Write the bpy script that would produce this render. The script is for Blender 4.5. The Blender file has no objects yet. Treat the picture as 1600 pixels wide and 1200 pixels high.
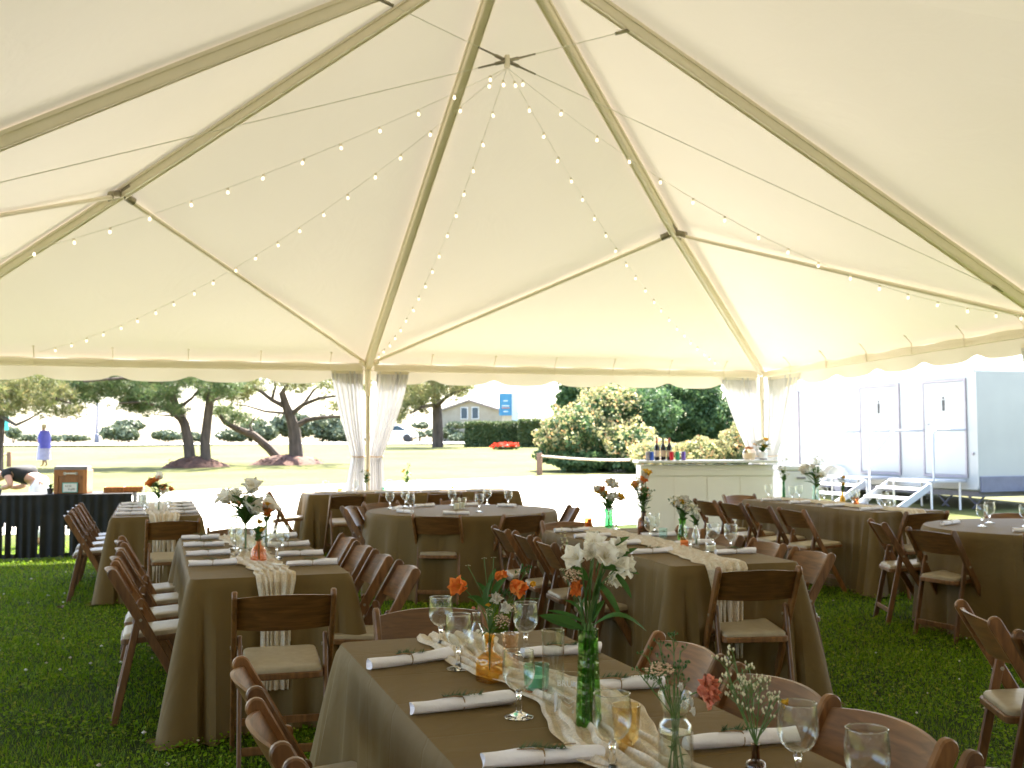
import bpy, math, random
import numpy as np
from mathutils import Vector, Matrix
R = math.radians
rnd = random.Random(7)
nrg = np.random.default_rng(11)
S = bpy.context.scene
COL = S.collection

# ---------------------------------------------------------------- camera, sky, sun, exposure
cam = bpy.data.objects.new('camera', bpy.data.cameras.new('camera'))
COL.objects.link(cam)
YAW, PITCH, ROLL = 0.3205, 0.0539, -0.0041
CAMP = Vector((-2.881, -8.7812, 1.4289))
FW = Vector((math.sin(YAW)*math.cos(PITCH), math.cos(YAW)*math.cos(PITCH), math.sin(PITCH)))
RT = Vector((math.cos(YAW), -math.sin(YAW), 0)); UP = RT.cross(FW)
RT, UP = RT*math.cos(ROLL)+UP*math.sin(ROLL), UP*math.cos(ROLL)-RT*math.sin(ROLL)
m = Matrix((RT, UP, -FW)).transposed().to_4x4(); m.translation = CAMP
cam.matrix_world = m
cam.data.sensor_width = 36; cam.data.lens = 1678.3/1600*36
cam.data.clip_start = .05; cam.data.clip_end = 2000
cam.data.dof.use_dof = True; cam.data.dof.focus_distance = 3.2; cam.data.dof.aperture_fstop = 7.1
S.camera = cam
SUN_EL = R(60); SUN_DIR = Vector((.56*math.cos(SUN_EL), .83*math.cos(SUN_EL), math.sin(SUN_EL))).normalized()
W = bpy.data.worlds.new('World'); S.world = W; W.use_nodes = True
nt = W.node_tree; nt.nodes.clear()
sky = nt.nodes.new('ShaderNodeTexSky'); sky.sky_type = 'NISHITA'; sky.sun_disc = False
sky.sun_elevation = SUN_EL; sky.sun_rotation = math.atan2(SUN_DIR.x, SUN_DIR.y)
sky.air_density = 1.0; sky.dust_density = 2.5; sky.ozone_density = 1.0
bg = nt.nodes.new('ShaderNodeBackground'); bg.inputs['Strength'].default_value = .11
wo = nt.nodes.new('ShaderNodeOutputWorld')
nt.links.new(sky.outputs[0], bg.inputs[0]); nt.links.new(bg.outputs[0], wo.inputs[0])
sl = bpy.data.lights.new('sun', 'SUN'); sl.energy = 4.2; sl.angle = R(.55); sl.color = (1, .94, .84)
so = bpy.data.objects.new('sun', sl); COL.objects.link(so)
so.rotation_euler = (-SUN_DIR).to_track_quat('-Z', 'Y').to_euler(); so.location = (20, 30, 40)
S.view_settings.view_transform = 'Standard'; S.view_settings.look = 'None'
S.view_settings.exposure = 3.3; S.view_settings.gamma = 1; S.view_settings.use_curve_mapping = False
S.render.engine = 'CYCLES'
S.cycles.max_bounces = 14; S.cycles.diffuse_bounces = 5; S.cycles.transparent_max_bounces = 24
S.cycles.transmission_bounces = 8; S.cycles.glossy_bounces = 4
S.cycles.caustics_reflective = False; S.cycles.caustics_refractive = False
S.cycles.sample_clamp_indirect = 6; S.cycles.use_denoising = True

# ---------------------------------------------------------------- materials
def newmat(name):
    M = bpy.data.materials.new(name); M.use_nodes = True
    n = M.node_tree.nodes; l = M.node_tree.links
    return M, n, l, n['Principled BSDF']
def setin(b, **k):
    for a, v in k.items():
        a = {'rough': 'Roughness', 'spec': 'Specular IOR Level', 'metal': 'Metallic', 'coat': 'Coat Weight', 'coatr': 'Coat Roughness',
             'sheen': 'Sheen Weight', 'trans': 'Transmission Weight', 'ior': 'IOR', 'sss': 'Subsurface Weight'}.get(a, a)
        b.inputs[a].default_value = v
def noisy(name, c1, c2, scale=8, rough=.7, bump=0, bscale=60, stretch=(1, 1, 1), detail=4, coord='Object', island=0, **k):
    """two own colours mixed by noise, optional fine relief"""
    M, n, l, b = newmat(name)
    tc = n.new('ShaderNodeTexCoord'); mp = n.new('ShaderNodeMapping'); mp.inputs['Scale'].default_value = stretch
    l.new(tc.outputs[coord], mp.inputs[0])
    nz = n.new('ShaderNodeTexNoise'); nz.inputs['Scale'].default_value = scale; nz.inputs['Detail'].default_value = detail
    l.new(mp.outputs[0], nz.inputs['Vector'])
    mr = n.new('ShaderNodeMapRange'); mr.inputs['From Min'].default_value = .3; mr.inputs['From Max'].default_value = .7
    l.new(nz.outputs[0], mr.inputs[0])
    mx = n.new('ShaderNodeMix'); mx.data_type = 'RGBA'
    mx.inputs[6].default_value = (*c1, 1); mx.inputs[7].default_value = (*c2, 1)
    l.new(mr.outputs[0], mx.inputs[0])
    out = mx.outputs[2]
    if island:
        g = n.new('ShaderNodeNewGeometry'); hv = n.new('ShaderNodeHueSaturation')
        m2 = n.new('ShaderNodeMapRange'); m2.inputs['To Min'].default_value = 1-island; m2.inputs['To Max'].default_value = 1+island
        l.new(g.outputs['Random Per Island'], m2.inputs[0]); l.new(m2.outputs[0], hv.inputs['Value'])
        l.new(out, hv.inputs['Color']); out = hv.outputs[0]
    l.new(out, b.inputs['Base Color'])
    if bump:
        n2 = n.new('ShaderNodeTexNoise'); n2.inputs['Scale'].default_value = bscale; n2.inputs['Detail'].default_value = 5
        l.new(mp.outputs[0], n2.inputs['Vector'])
        bp = n.new('ShaderNodeBump'); bp.inputs['Strength'].default_value = bump; bp.inputs['Distance'].default_value = .01
        l.new(n2.outputs[0], bp.inputs['Height']); l.new(bp.outputs[0], b.inputs['Normal'])
    setin(b, rough=rough, **k)
    return M
def leafmat(name, c1, c2, c3=None, trans=.35, rough=.55, spec=.3):
    """leaf colour differs from leaf to leaf; thin, lets light through"""
    M, n, l, b = newmat(name)
    g = n.new('ShaderNodeNewGeometry'); cr = n.new('ShaderNodeValToRGB')
    cr.color_ramp.elements[0].color = (*c1, 1); cr.color_ramp.elements[1].color = (*c2, 1)
    if c3:
        e = cr.color_ramp.elements.new(.8); e.color = (*c2, 1); cr.color_ramp.elements[-1].color = (*c3, 1)
    l.new(g.outputs['Random Per Island'], cr.inputs[0]); l.new(cr.outputs[0], b.inputs['Base Color'])
    setin(b, rough=rough, spec=spec)
    if trans:
        t = n.new('ShaderNodeBsdfTranslucent'); ms = n.new('ShaderNodeMixShader'); ms.inputs[0].default_value = trans
        l.new(cr.outputs[0], t.inputs[0]); l.new(b.outputs[0], ms.inputs[1]); l.new(t.outputs[0], ms.inputs[2])
        l.new(ms.outputs[0], n['Material Output'].inputs[0])
    return M
def thin(name, c1, c2, trans, rough=.8, scale=3, alpha=0, weave=0):
    """cloth or vinyl sheet: diffuse on both sides, passes part of the light"""
    M = noisy(name, c1, c2, scale=scale, rough=rough, spec=.2)
    n = M.node_tree.nodes; l = M.node_tree.links; b = n['Principled BSDF']
    col = b.inputs['Base Color'].links[0].from_socket
    t = n.new('ShaderNodeBsdfTranslucent'); l.new(col, t.inputs[0])
    ms = n.new('ShaderNodeMixShader'); ms.inputs[0].default_value = trans
    l.new(b.outputs[0], ms.inputs[1]); l.new(t.outputs[0], ms.inputs[2])
    out = ms.outputs[0]
    if alpha:
        tr = n.new('ShaderNodeBsdfTransparent'); m2 = n.new('ShaderNodeMixShader'); m2.inputs[0].default_value = alpha
        if weave:
            nz = n.new('ShaderNodeTexNoise'); nz.inputs['Scale'].default_value = weave
            tc = n.new('ShaderNodeTexCoord'); l.new(tc.outputs['Object'], nz.inputs['Vector'])
            mr = n.new('ShaderNodeMapRange'); mr.inputs['From Min'].default_value = .35; mr.inputs['From Max'].default_value = .65
            mr.inputs['To Max'].default_value = alpha*2; l.new(nz.outputs[0], mr.inputs[0]); l.new(mr.outputs[0], m2.inputs[0])
        l.new(out, m2.inputs[1]); l.new(tr.outputs[0], m2.inputs[2]); out = m2.outputs[0]
    l.new(out, n['Material Output'].inputs[0])
    return M
def thinglass(name, tint=(1, 1, 1), refl=.9, ripple=0, edge=.55):
    """thin glass wall: tinted see-through with Fresnel reflections"""
    M, n, l, b = newmat(name); n.remove(b)
    tr = n.new('ShaderNodeBsdfTransparent'); tr.inputs[0].default_value = (*tint, 1)
    gl = n.new('ShaderNodeBsdfGlossy'); gl.inputs['Roughness'].default_value = .03; gl.inputs[0].default_value = (refl, refl, refl, 1)
    fr = n.new('ShaderNodeLayerWeight'); fr.inputs[0].default_value = .5
    pw = n.new('ShaderNodeMath'); pw.operation = 'POWER'; pw.inputs[1].default_value = 3.2; l.new(fr.outputs['Facing'], pw.inputs[0])
    sc_ = n.new('ShaderNodeMath'); sc_.operation = 'MULTIPLY_ADD'; sc_.inputs[1].default_value = .80; sc_.inputs[2].default_value = .045; l.new(pw.outputs[0], sc_.inputs[0])
    ms = n.new('ShaderNodeMixShader')
    l.new(sc_.outputs[0], ms.inputs[0]); l.new(tr.outputs[0], ms.inputs[1]); l.new(gl.outputs[0], ms.inputs[2])
    if ripple:
        tc = n.new('ShaderNodeTexCoord'); nz = n.new('ShaderNodeTexNoise'); nz.inputs['Scale'].default_value = ripple
        bp = n.new('ShaderNodeBump'); bp.inputs['Strength'].default_value = .5; bp.inputs['Distance'].default_value = .01
        l.new(tc.outputs['Object'], nz.inputs['Vector']); l.new(nz.outputs[0], bp.inputs['Height'])
        l.new(bp.outputs[0], gl.inputs['Normal']); l.new(bp.outputs[0], fr.inputs['Normal'])
    l.new(ms.outputs[0], n['Material Output'].inputs[0])
    return M
def solidglass(name, col=(1, 1, 1), rough=0):
    M, n, l, b = newmat(name); b.inputs['Base Color'].default_value = (*col, 1)
    setin(b, rough=rough, trans=1, ior=1.48); return M
def emit(name, c, s):
    M, n, l, b = newmat(name); b.inputs['Base Color'].default_value = (*c, 1)
    b.inputs['Emission Color'].default_value = (*c, 1); b.inputs['Emission Strength'].default_value = s; return M

def woodmat(name, c1, c2, rough=.32, coat=.5, stretch=(7, 7, 1.2)):
    M, n, l, b = newmat(name)
    tc = n.new('ShaderNodeTexCoord'); mp = n.new('ShaderNodeMapping'); mp.inputs['Scale'].default_value = stretch
    l.new(tc.outputs['Object'], mp.inputs[0])
    oi = n.new('ShaderNodeObjectInfo'); ad = n.new('ShaderNodeVectorMath'); ad.operation = 'ADD'
    l.new(mp.outputs[0], ad.inputs[0])
    cx = n.new('ShaderNodeCombineXYZ'); mm = n.new('ShaderNodeMath'); mm.operation = 'MULTIPLY'; mm.inputs[1].default_value = 37
    l.new(oi.outputs['Random'], mm.inputs[0]); l.new(mm.outputs[0], cx.inputs[0]); l.new(cx.outputs[0], ad.inputs[1])
    nz = n.new('ShaderNodeTexNoise'); nz.inputs['Scale'].default_value = 6; nz.inputs['Detail'].default_value = 6; nz.inputs['Distortion'].default_value = .6
    l.new(ad.outputs[0], nz.inputs['Vector'])
    mr = n.new('ShaderNodeMapRange'); mr.inputs['From Min'].default_value = .32; mr.inputs['From Max'].default_value = .68; l.new(nz.outputs[0], mr.inputs[0])
    mx = n.new('ShaderNodeMix'); mx.data_type = 'RGBA'; mx.inputs[6].default_value = (*c1, 1); mx.inputs[7].default_value = (*c2, 1)
    l.new(mr.outputs[0], mx.inputs[0])
    hv = n.new('ShaderNodeHueSaturation'); m2 = n.new('ShaderNodeMapRange'); m2.inputs['To Min'].default_value = .68; m2.inputs['To Max'].default_value = 1.25
    l.new(oi.outputs['Random'], m2.inputs[0]); l.new(m2.outputs[0], hv.inputs['Value']); l.new(mx.outputs[2], hv.inputs['Color'])
    l.new(hv.outputs[0], b.inputs['Base Color'])
    bp = n.new('ShaderNodeBump'); bp.inputs['Strength'].default_value = .12; bp.inputs['Distance'].default_value = .004
    l.new(nz.outputs[0], bp.inputs['Height']); l.new(bp.outputs[0], b.inputs['Normal'])
    setin(b, rough=rough, coat=coat, coatr=.22, spec=.5)
    return M

def clothmat(name, c1, c2):
    M, n, l, b = newmat(name)
    tc = n.new('ShaderNodeTexCoord')
    nz = n.new('ShaderNodeTexNoise'); nz.inputs['Scale'].default_value = 2.2; nz.inputs['Detail'].default_value = 3
    l.new(tc.outputs['Object'], nz.inputs['Vector'])
    mx = n.new('ShaderNodeMix'); mx.data_type = 'RGBA'; mx.inputs[6].default_value = (*c1, 1); mx.inputs[7].default_value = (*c2, 1)
    l.new(nz.outputs[0], mx.inputs[0]); l.new(mx.outputs[2], b.inputs['Base Color'])
    # woven thread relief and pressed fold lines
    w1 = n.new('ShaderNodeTexNoise'); w1.inputs['Scale'].default_value = 900; l.new(tc.outputs['Object'], w1.inputs['Vector'])
    w2 = n.new('ShaderNodeTexNoise'); w2.inputs['Scale'].default_value = 7; w2.inputs['Detail'].default_value = 2; w2.inputs['Distortion'].default_value = 1.2
    l.new(tc.outputs['Object'], w2.inputs['Vector'])
    sx = n.new('ShaderNodeSeparateXYZ'); l.new(tc.outputs['Object'], sx.inputs[0])
    wv = n.new('ShaderNodeMath'); wv.operation = 'PINGPONG'; wv.inputs[1].default_value = .165; l.new(sx.outputs['Y'], wv.inputs[0])
    st = n.new('ShaderNodeMapRange'); st.inputs['From Min'].default_value = .0; st.inputs['From Max'].default_value = .010; st.interpolation_type = 'SMOOTHSTEP'
    l.new(wv.outputs[0], st.inputs[0])
    a1 = n.new('ShaderNodeMath'); a1.operation = 'MULTIPLY_ADD'; a1.inputs[1].default_value = .35
    l.new(st.outputs[0], a1.inputs[0]); l.new(w2.outputs[0], a1.inputs[2])
    b1 = n.new('ShaderNodeBump'); b1.inputs['Strength'].default_value = .35; b1.inputs['Distance'].default_value = .012; l.new(a1.outputs[0], b1.inputs['Height'])
    b2 = n.new('ShaderNodeBump'); b2.inputs['Strength'].default_value = .25; b2.inputs['Distance'].default_value = .001
    l.new(w1.outputs[0], b2.inputs['Height']); l.new(b1.outputs[0], b2.inputs['Normal']); l.new(b2.outputs[0], b.inputs['Normal'])
    setin(b, rough=.66, spec=.2)
    return M

M = {}
M['canvas'] = thin('canvas', (.88, .80, .685), (.91, .83, .715), .029, rough=.55, scale=.6)
def wrinkle(mat, scale, strength, dist):
    n = mat.node_tree.nodes; l = mat.node_tree.links; b = n['Principled BSDF']; tc = n.new('ShaderNodeTexCoord'); nz = n.new('ShaderNodeTexNoise')
    nz.inputs['Scale'].default_value = scale; nz.inputs['Detail'].default_value = 3; nz.inputs['Distortion'].default_value = 2.5; l.new(tc.outputs['Object'], nz.inputs['Vector'])
    bp = n.new('ShaderNodeBump'); bp.inputs['Strength'].default_value = strength; bp.inputs['Distance'].default_value = dist; l.new(nz.outputs[0], bp.inputs['Height']); l.new(bp.outputs[0], b.inputs['Normal'])
wrinkle(M['canvas'], 1.6, .14, .05)
M['valance'] = thin('valance', (.85, .80, .69), (.88, .83, .72), .04, rough=.55, scale=1.5)
M['alu'] = noisy('aluminium_cream', (.90, .82, .68), (.94, .86, .73), scale=5, rough=.45, bump=.08)
M['cablewhite'] = noisy('cable_white', (.88, .84, .74), (.92, .88, .78), rough=.5)
M['steel'] = noisy('steel', (.26, .23, .17), (.40, .36, .28), scale=20, rough=.4, metal=.5)
M['wood'] = woodmat('chair_wood', (.105, .043, .011), (.225, .098, .028), rough=.44, coat=.06)
M['woodback'] = woodmat('chair_wood_back', (.105, .043, .011), (.205, .088, .025), rough=.42, coat=.06, stretch=(.9, 6, 11))
M['pad'] = noisy('seat_vinyl', (.30, .24, .148), (.36, .29, .185), scale=30, rough=.42, bump=.05, bscale=300)
M['cloth'] = clothmat('olive_cloth', (.130, .082, .024), (.160, .102, .033))
M['black'] = noisy('black_cloth', (.006, .006, .006), (.012, .012, .012), scale=6, rough=.8)
M['napkin'] = noisy('napkin', (.84, .82, .87), (.88, .86, .91), scale=40, rough=.85, bump=.22, bscale=120)
M['twine'] = noisy('twine', (.22, .13, .06), (.33, .2, .1), scale=200, rough=.9)
M['gauze'] = thin('gauze', (.76, .62, .44), (.93, .86, .73), .3, scale=14, alpha=.10, weave=140)
M['clear'] = thinglass('clear_glass', (.97, .98, .97))
M['stemglass'] = solidglass('stem_glass')
M['green'] = thinglass('green_glass', (0.59, 0.805, 0.473), ripple=40)
M['dkgreen'] = thinglass('dark_green_glass', (0.42, 0.71, 0.53), ripple=40)
M['brown'] = thinglass('brown_glass', (0.59, 0.43, 0.33), ripple=30)
M['amber'] = thinglass('amber_glass', (0.93, 0.77, 0.42), ripple=40)
M['gold'] = thinglass('gold_glass', (0.974, 0.88, 0.67), ripple=40)
M['peach'] = thinglass('peach_glass', (0.985, 0.9, 0.81), ripple=50)
M['orange'] = thinglass('orange_glass', (0.974, 0.7, 0.48), ripple=60)
M['teal'] = thinglass('teal_glass', (0.62, 0.86, 0.785), ripple=60)
M['ltteal'] = thinglass('pale_teal_glass', (0.88, 0.96, 0.94), ripple=60)
M['wax'] = noisy('wax', (.75, .68, .5), (.8, .74, .58), rough=.5)
M['stem'] = noisy('plant_stem', (.06, .14, .025), (.10, .19, .04), scale=30, rough=.5)
M['leaf'] = leafmat('leaf_green', (.025, .085, .015), (.075, .17, .035), trans=.3)
M['rosemary'] = leafmat('rosemary', (.03, .075, .025), (.06, .12, .04), trans=.2)
M['lilywhite'] = leafmat('white_petal', (.90, .88, .82), (.94, .92, .88), trans=.55)
M['lilyorange'] = leafmat('orange_petal', (.80, .20, .035), (.85, .32, .07), trans=.35)
M['coral'] = leafmat('coral_petal', (.90, .36, .24), (.93, .48, .34), trans=.5)
M['yellow'] = leafmat('yellow_petal', (.80, .45, .03), (.82, .55, .06), trans=.3)
M['cream'] = leafmat('cream_bud', (.72, .66, .45), (.82, .78, .6), trans=.2)
M['pinkbud'] = leafmat('yarrow_bud', (.62, .42, .28), (.78, .64, .48), trans=.2)
M['white'] = noisy('white_paint', (.70, .70, .70), (.75, .75, .75), scale=3, rough=.45)
M['barwhite'] = noisy('bar_white', (.82, .77, .68), (.87, .82, .73), scale=2, rough=.55)
M['trailer'] = noisy('trailer_gelcoat', (.30, .32, .325), (.335, .355, .36), scale=1.2, rough=.3)
M['trailertrim'] = noisy('trailer_trim', (.22, .205, .23), (.27, .25, .28), rough=.4)
M['trailerblue'] = noisy('trailer_blue', (.09, .10, .15), (.12, .13, .19), rough=.4)
M['rubber'] = noisy('rubber', (.02, .02, .02), (.03, .03, .03), rough=.8)
M['bark'] = noisy('bark', (.045, .032, .024), (.11, .08, .06), scale=6, rough=.9, bump=.8, bscale=20, stretch=(1, 1, .35))
M['mulch'] = noisy('mulch', (.05, .022, .014), (.12, .055, .035), scale=12, rough=.95, bump=1, bscale=40)
M['pine'] = leafmat('pine_needles', (.045, .085, .030), (.12, .17, .06), (.22, .20, .09), trans=.35)
M['pinedry'] = leafmat('pine_needles_dry', (.08, .11, .035), (.22, .22, .085), (.32, .24, .12), trans=.35)
M['bush'] = leafmat('bush_leaves', (.034, .080, .030), (.115, .185, .070), trans=.35)
M['bushflower'] = leafmat('bush_flower', (.17, .20, .07), (.42, .38, .19), (.58, .29, .12), trans=.35)
M['hedge'] = leafmat('hedge_leaves', (.045, .08, .03), (.13, .16, .06), trans=.3)
M['far'] = leafmat('far_leaves', (.08, .11, .07), (.17, .19, .11), trans=.1)
M['red'] = leafmat('red_flower', (.7, .03, .02), (.8, .12, .04), trans=.2)
M['shingle'] = noisy('roof_shingle', (.20, .16, .15), (.28, .24, .22), scale=2, rough=.9)
M['siding'] = noisy('house_siding', (.30, .25, .19), (.36, .31, .24), scale=2, rough=.8)
M['pane'] = noisy('window_pane', (.02, .04, .06), (.04, .07, .1), rough=.08)
M['bannerblue'] = noisy('banner_blue', (.05, .22, .42), (.09, .32, .5), scale=1.5, rough=.6)
M['timber'] = noisy('timber', (.16, .085, .05), (.25, .14, .08), scale=5, rough=.8, stretch=(1, 1, .2))
M['orangewood'] = woodmat('oiled_wood', (.30, .10, .018), (.48, .18, .04), rough=.4, coat=.2)
M['skin'] = noisy('skin', (.42, .22, .14), (.5, .27, .18), rough=.55)
M['hair'] = noisy('hair', (.5, .38, .22), (.62, .48, .3), scale=40, rough=.6)
M['blue'] = noisy('blue_shawl', (.10, .10, .5), (.15, .14, .6), rough=.8)
M['lavender'] = noisy('lavender_dress', (.42, .38, .55), (.55, .5, .66), scale=10, rough=.85)
M['paper'] = noisy('paper', (.78, .78, .75), (.82, .82, .8), rough=.7)
M['ink'] = noisy('ink', (.03, .03, .03), (.05, .05, .05), rough=.7)
M['tealpaint'] = noisy('teal_paint', (.03, .35, .33), (.05, .42, .38), rough=.6)
M['road'] = noisy('road', (.34, .33, .31), (.42, .41, .38), scale=.5, rough=.9)
M['path'] = noisy('pale_path', (.50, .46, .38), (.60, .56, .47), scale=.8, rough=.95, bump=.5, bscale=30)
M['foil'] = noisy('bottle_foil', (.30, .03, .02), (.4, .05, .03), rough=.3)
M['wine'] = thinglass('dark_bottle', (.03, .03, .02))
M['kraft'] = noisy('kraft_label', (.55, .42, .33), (.62, .5, .4), rough=.7)
M['canblue'] = noisy('can_blue', (.03, .08, .4), (.05, .12, .5), rough=.3, metal=.4)
M['canred'] = noisy('can_red', (.5, .01, .02), (.6, .02, .03), rough=.3, metal=.4)
M['cangreen'] = noisy('can_green', (.02, .22, .1), (.05, .3, .14), rough=.3, metal=.4)
M['canpurple'] = noisy('can_purple', (.12, .06, .3), (.16, .1, .36), rough=.3, metal=.4)
M['bulb'] = emit('bulb_glow', (1, .84, .60), .24)
M['rail'] = noisy('rail_white', (.33, .35, .39), (.38, .40, .44), rough=.4)
M['blockerwall'] = noisy('blocker_shingle', (.050, .040, .032), (.085, .07, .055), scale=3, rough=.9, bump=.6, bscale=12)  # dark wall of the unseen building added to hold back light
M['carpaint'] = noisy('car_white', (.7, .7, .72), (.74, .74, .76), rough=.25, coat=.6)

# ---------------------------------------------------------------- mesh helpers
def link(o, parent=None):
    COL.objects.link(o)
    if parent is not None: o.parent = parent
    return o
def tag(o, label=None, cat=None, group=None, kind=None):
    for k, v in (('label', label), ('category', cat), ('group', group), ('kind', kind)):
        if v: o[k] = v
    return o
def thing(name, label, cat, loc=(0, 0, 0), rz=0, group=None):
    o = bpy.data.objects.new(name, None); link(o); o.location = loc; o.rotation_euler = (0, 0, rz); o.empty_display_size = .1
    return tag(o, label, cat, group)
def V(*a): return Vector(a)
class MB:
    def __init__(s): s.v = []; s.f = []
    def add(s, vs, fs):
        b = len(s.v); s.v += [tuple(p) for p in vs]; s.f += [tuple(i+b for i in f) for f in fs]; return s
    def box(s, c, d, rz=0, bev=0):
        x, y, z = d[0]/2, d[1]/2, d[2]/2; ca, sa = math.cos(rz), math.sin(rz)
        if bev:
            return s.prism([(-x, -y), (x, -y), (x, y), (-x, y)], -z, z, bev, lambda a, b, h: (c[0]+a*ca-b*sa, c[1]+a*sa+b*ca, c[2]+h))
        vs = [(c[0]+i*x*ca-j*y*sa, c[1]+i*x*sa+j*y*ca, c[2]+k*z) for k in (-1, 1) for i, j in ((-1, -1), (1, -1), (1, 1), (-1, 1))]
        return s.add(vs, [(3, 2, 1, 0), (4, 5, 6, 7), (0, 1, 5, 4), (1, 2, 6, 5), (2, 3, 7, 6), (3, 0, 4, 7)])
    def prism(s, poly, h0, h1, ch=0, fn=None):
        """2-D outline extruded from h0 to h1 with chamfered rims"""
        fn = fn or (lambda a, b, h: (a, b, h)); n = len(poly)
        def inset(d):
            out = []
            for i in range(n):
                p, q, r = Vector(poly[i-1]), Vector(poly[i]), Vector(poly[(i+1) % n])
                e1 = (q-p).normalized(); e2 = (r-q).normalized()
                nn = Vector((-e1.y, e1.x))+Vector((-e2.y, e2.x))
                nn = nn/max(nn.length_squared/2, .3)
                out.append(q+nn*d)
            return out
        rings = [(h0, ch), (h0+ch, 0), (h1-ch, 0), (h1, ch)] if ch else [(h0, 0), (h1, 0)]
        vs = []; fs = []
        for h, d in rings: vs += [fn(p[0], p[1], h) for p in (inset(d) if d else poly)]
        for k in range(len(rings)-1):
            for i in range(n):
                j = (i+1) % n; fs.append((k*n+i, k*n+j, k*n+n+j, k*n+n+i))
        fs.append(tuple(range(n-1, -1, -1))); fs.append(tuple(range((len(rings)-1)*n, len(rings)*n)))
        return s.add(vs, fs)
    def tube(s, pts, r, n=8, cap=True):
        pts = [Vector(p) for p in pts]; k = len(pts)
        rs = r if isinstance(r, (list, tuple)) else [r]*k
        vs = []; fs = []; prev = None
        for i, p in enumerate(pts):
            t = (pts[min(i+1, k-1)]-pts[max(i-1, 0)]).normalized()
            a = prev if prev is not None else (Vector((0, 0, 1)) if abs(t.z) < .9 else Vector((1, 0, 0)))
            u = (a-t*a.dot(t)).normalized(); prev = u; w = t.cross(u)
            vs += [p+(u*math.cos(6.28319*j/n)+w*math.sin(6.28319*j/n))*rs[i] for j in range(n)]
        for i in range(k-1):
            for j in range(n): fs.append((i*n+j, i*n+(j+1) % n, i*n+n+(j+1) % n, i*n+n+j))
        if cap: fs.append(tuple(range(n-1, -1, -1))); fs.append(tuple(range((k-1)*n, k*n)))
        return s.add(vs, fs)
    def lathe(s, prof, n=24, c=(0, 0, 0), ribs=0, ramp=0, sq=0, cap0=True, cap1=False):
        vs = []; fs = []
        for r, z in prof:
            for j in range(n):
                a = 6.28319*(j+.5)/n; q = 1
                if sq and r > .014: q = 1/max(abs(math.cos(a)), abs(math.sin(a)))**(sq*min(1, (r-.014)/.009))
                rr = r*q*(1+ramp*math.cos(a*ribs) if ribs else 1)
                vs.append((c[0]+rr*math.cos(a), c[1]+rr*math.sin(a), c[2]+z))
        for i in range(len(prof)-1):
            for j in range(n): fs.append((i*n+j, i*n+(j+1) % n, i*n+n+(j+1) % n, i*n+n+j))
        if cap0: fs.append(tuple(range(n-1, -1, -1)))
        if cap1: fs.append(tuple(range((len(prof)-1)*n, len(prof)*n)))
        return s.add(vs, fs)
    def grid(s, rows):
        """rows of points, all the same length"""
        w = len(rows[0]); vs = [p for r in rows for p in r]
        return s.add(vs, [(i*w+j, i*w+j+1, i*w+w+j+1, i*w+w+j) for i in range(len(rows)-1) for j in range(w-1)])
    def blob(s, c, r, n=6, sq=1):
        vs = [(c[0], c[1], c[2]-r*sq)]+[(c[0]+r*math.cos(6.283*j/n), c[1]+r*math.sin(6.283*j/n), c[2]) for j in range(n)]+[(c[0], c[1], c[2]+r*sq)]
        return s.add(vs, [(0, 1+(j+1) % n, 1+j) for j in range(n)]+[(n+1, 1+j, 1+(j+1) % n) for j in range(n)])
    def mesh(s, name, mat, smooth=True):
        me = bpy.data.meshes.new(name); me.from_pydata(s.v, [], s.f); me.materials.append(mat)
        if smooth:
            me.polygons.foreach_set('use_smooth', [True]*len(me.polygons))
            try: me.set_sharp_from_angle(angle=R(38))
            except Exception: pass
        me.update(); return me
    def build(s, name, mat, parent=None, smooth=True):
        return link(bpy.data.objects.new(name, s.mesh(name, M[mat] if isinstance(mat, str) else mat, smooth)), parent)
def npmesh(name, v, f, mat, parent=None, smooth=False):
    """v (n,3), f (m,k) numpy arrays"""
    me = bpy.data.meshes.new(name); k = f.shape[1]
    me.vertices.add(len(v)); me.vertices.foreach_set('co', v.astype(np.float32).ravel())
    me.loops.add(f.size); me.loops.foreach_set('vertex_index', f.astype(np.int32).ravel())
    me.polygons.add(len(f)); me.polygons.foreach_set('loop_start', np.arange(0, f.size, k, dtype=np.int32))
    me.polygons.foreach_set('loop_total', np.full(len(f), k, dtype=np.int32))
    if smooth: me.polygons.foreach_set('use_smooth', np.ones(len(f), bool))
    me.materials.append(M[mat]); me.update(calc_edges=True); me.validate()
    return link(bpy.data.objects.new(name, me), parent)
def unit(a): return a/np.maximum(np.linalg.norm(a, axis=1, keepdims=True), 1e-9)
def leaves_in(ells, size, aspect=.5, up=0, shell=.55, seed=1):
    """leaf-sized rhombic faces spread through flattened ellipsoids [(centre, radii, count)]"""
    g = np.random.default_rng(seed); P = []
    for c, r, n in ells:
        d = unit(g.normal(size=(n, 3))); q = (shell+(1-shell)*g.random((n, 1)))**.8
        q *= (.82+.3*np.sin(d[:, :1]*7+c[0])*np.sin(d[:, 1:2]*6+c[1]*2)*np.cos(d[:, 2:]*5+c[2]))
        P.append(np.array(c)+d*q*np.array(r))
    P = np.concatenate(P); n = len(P)
    a = unit(g.normal(size=(n, 3))+np.array([0, 0, up])); b = unit(np.cross(a, g.normal(size=(n, 3))))
    L = size*(.6+.8*g.random((n, 1)))
    v = np.stack([P-a*L/2, P+b*L*aspect/2, P+a*L/2, P-b*L*aspect/2], 1).reshape(-1, 3)
    return v, np.arange(4*n).reshape(-1, 4)
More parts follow.
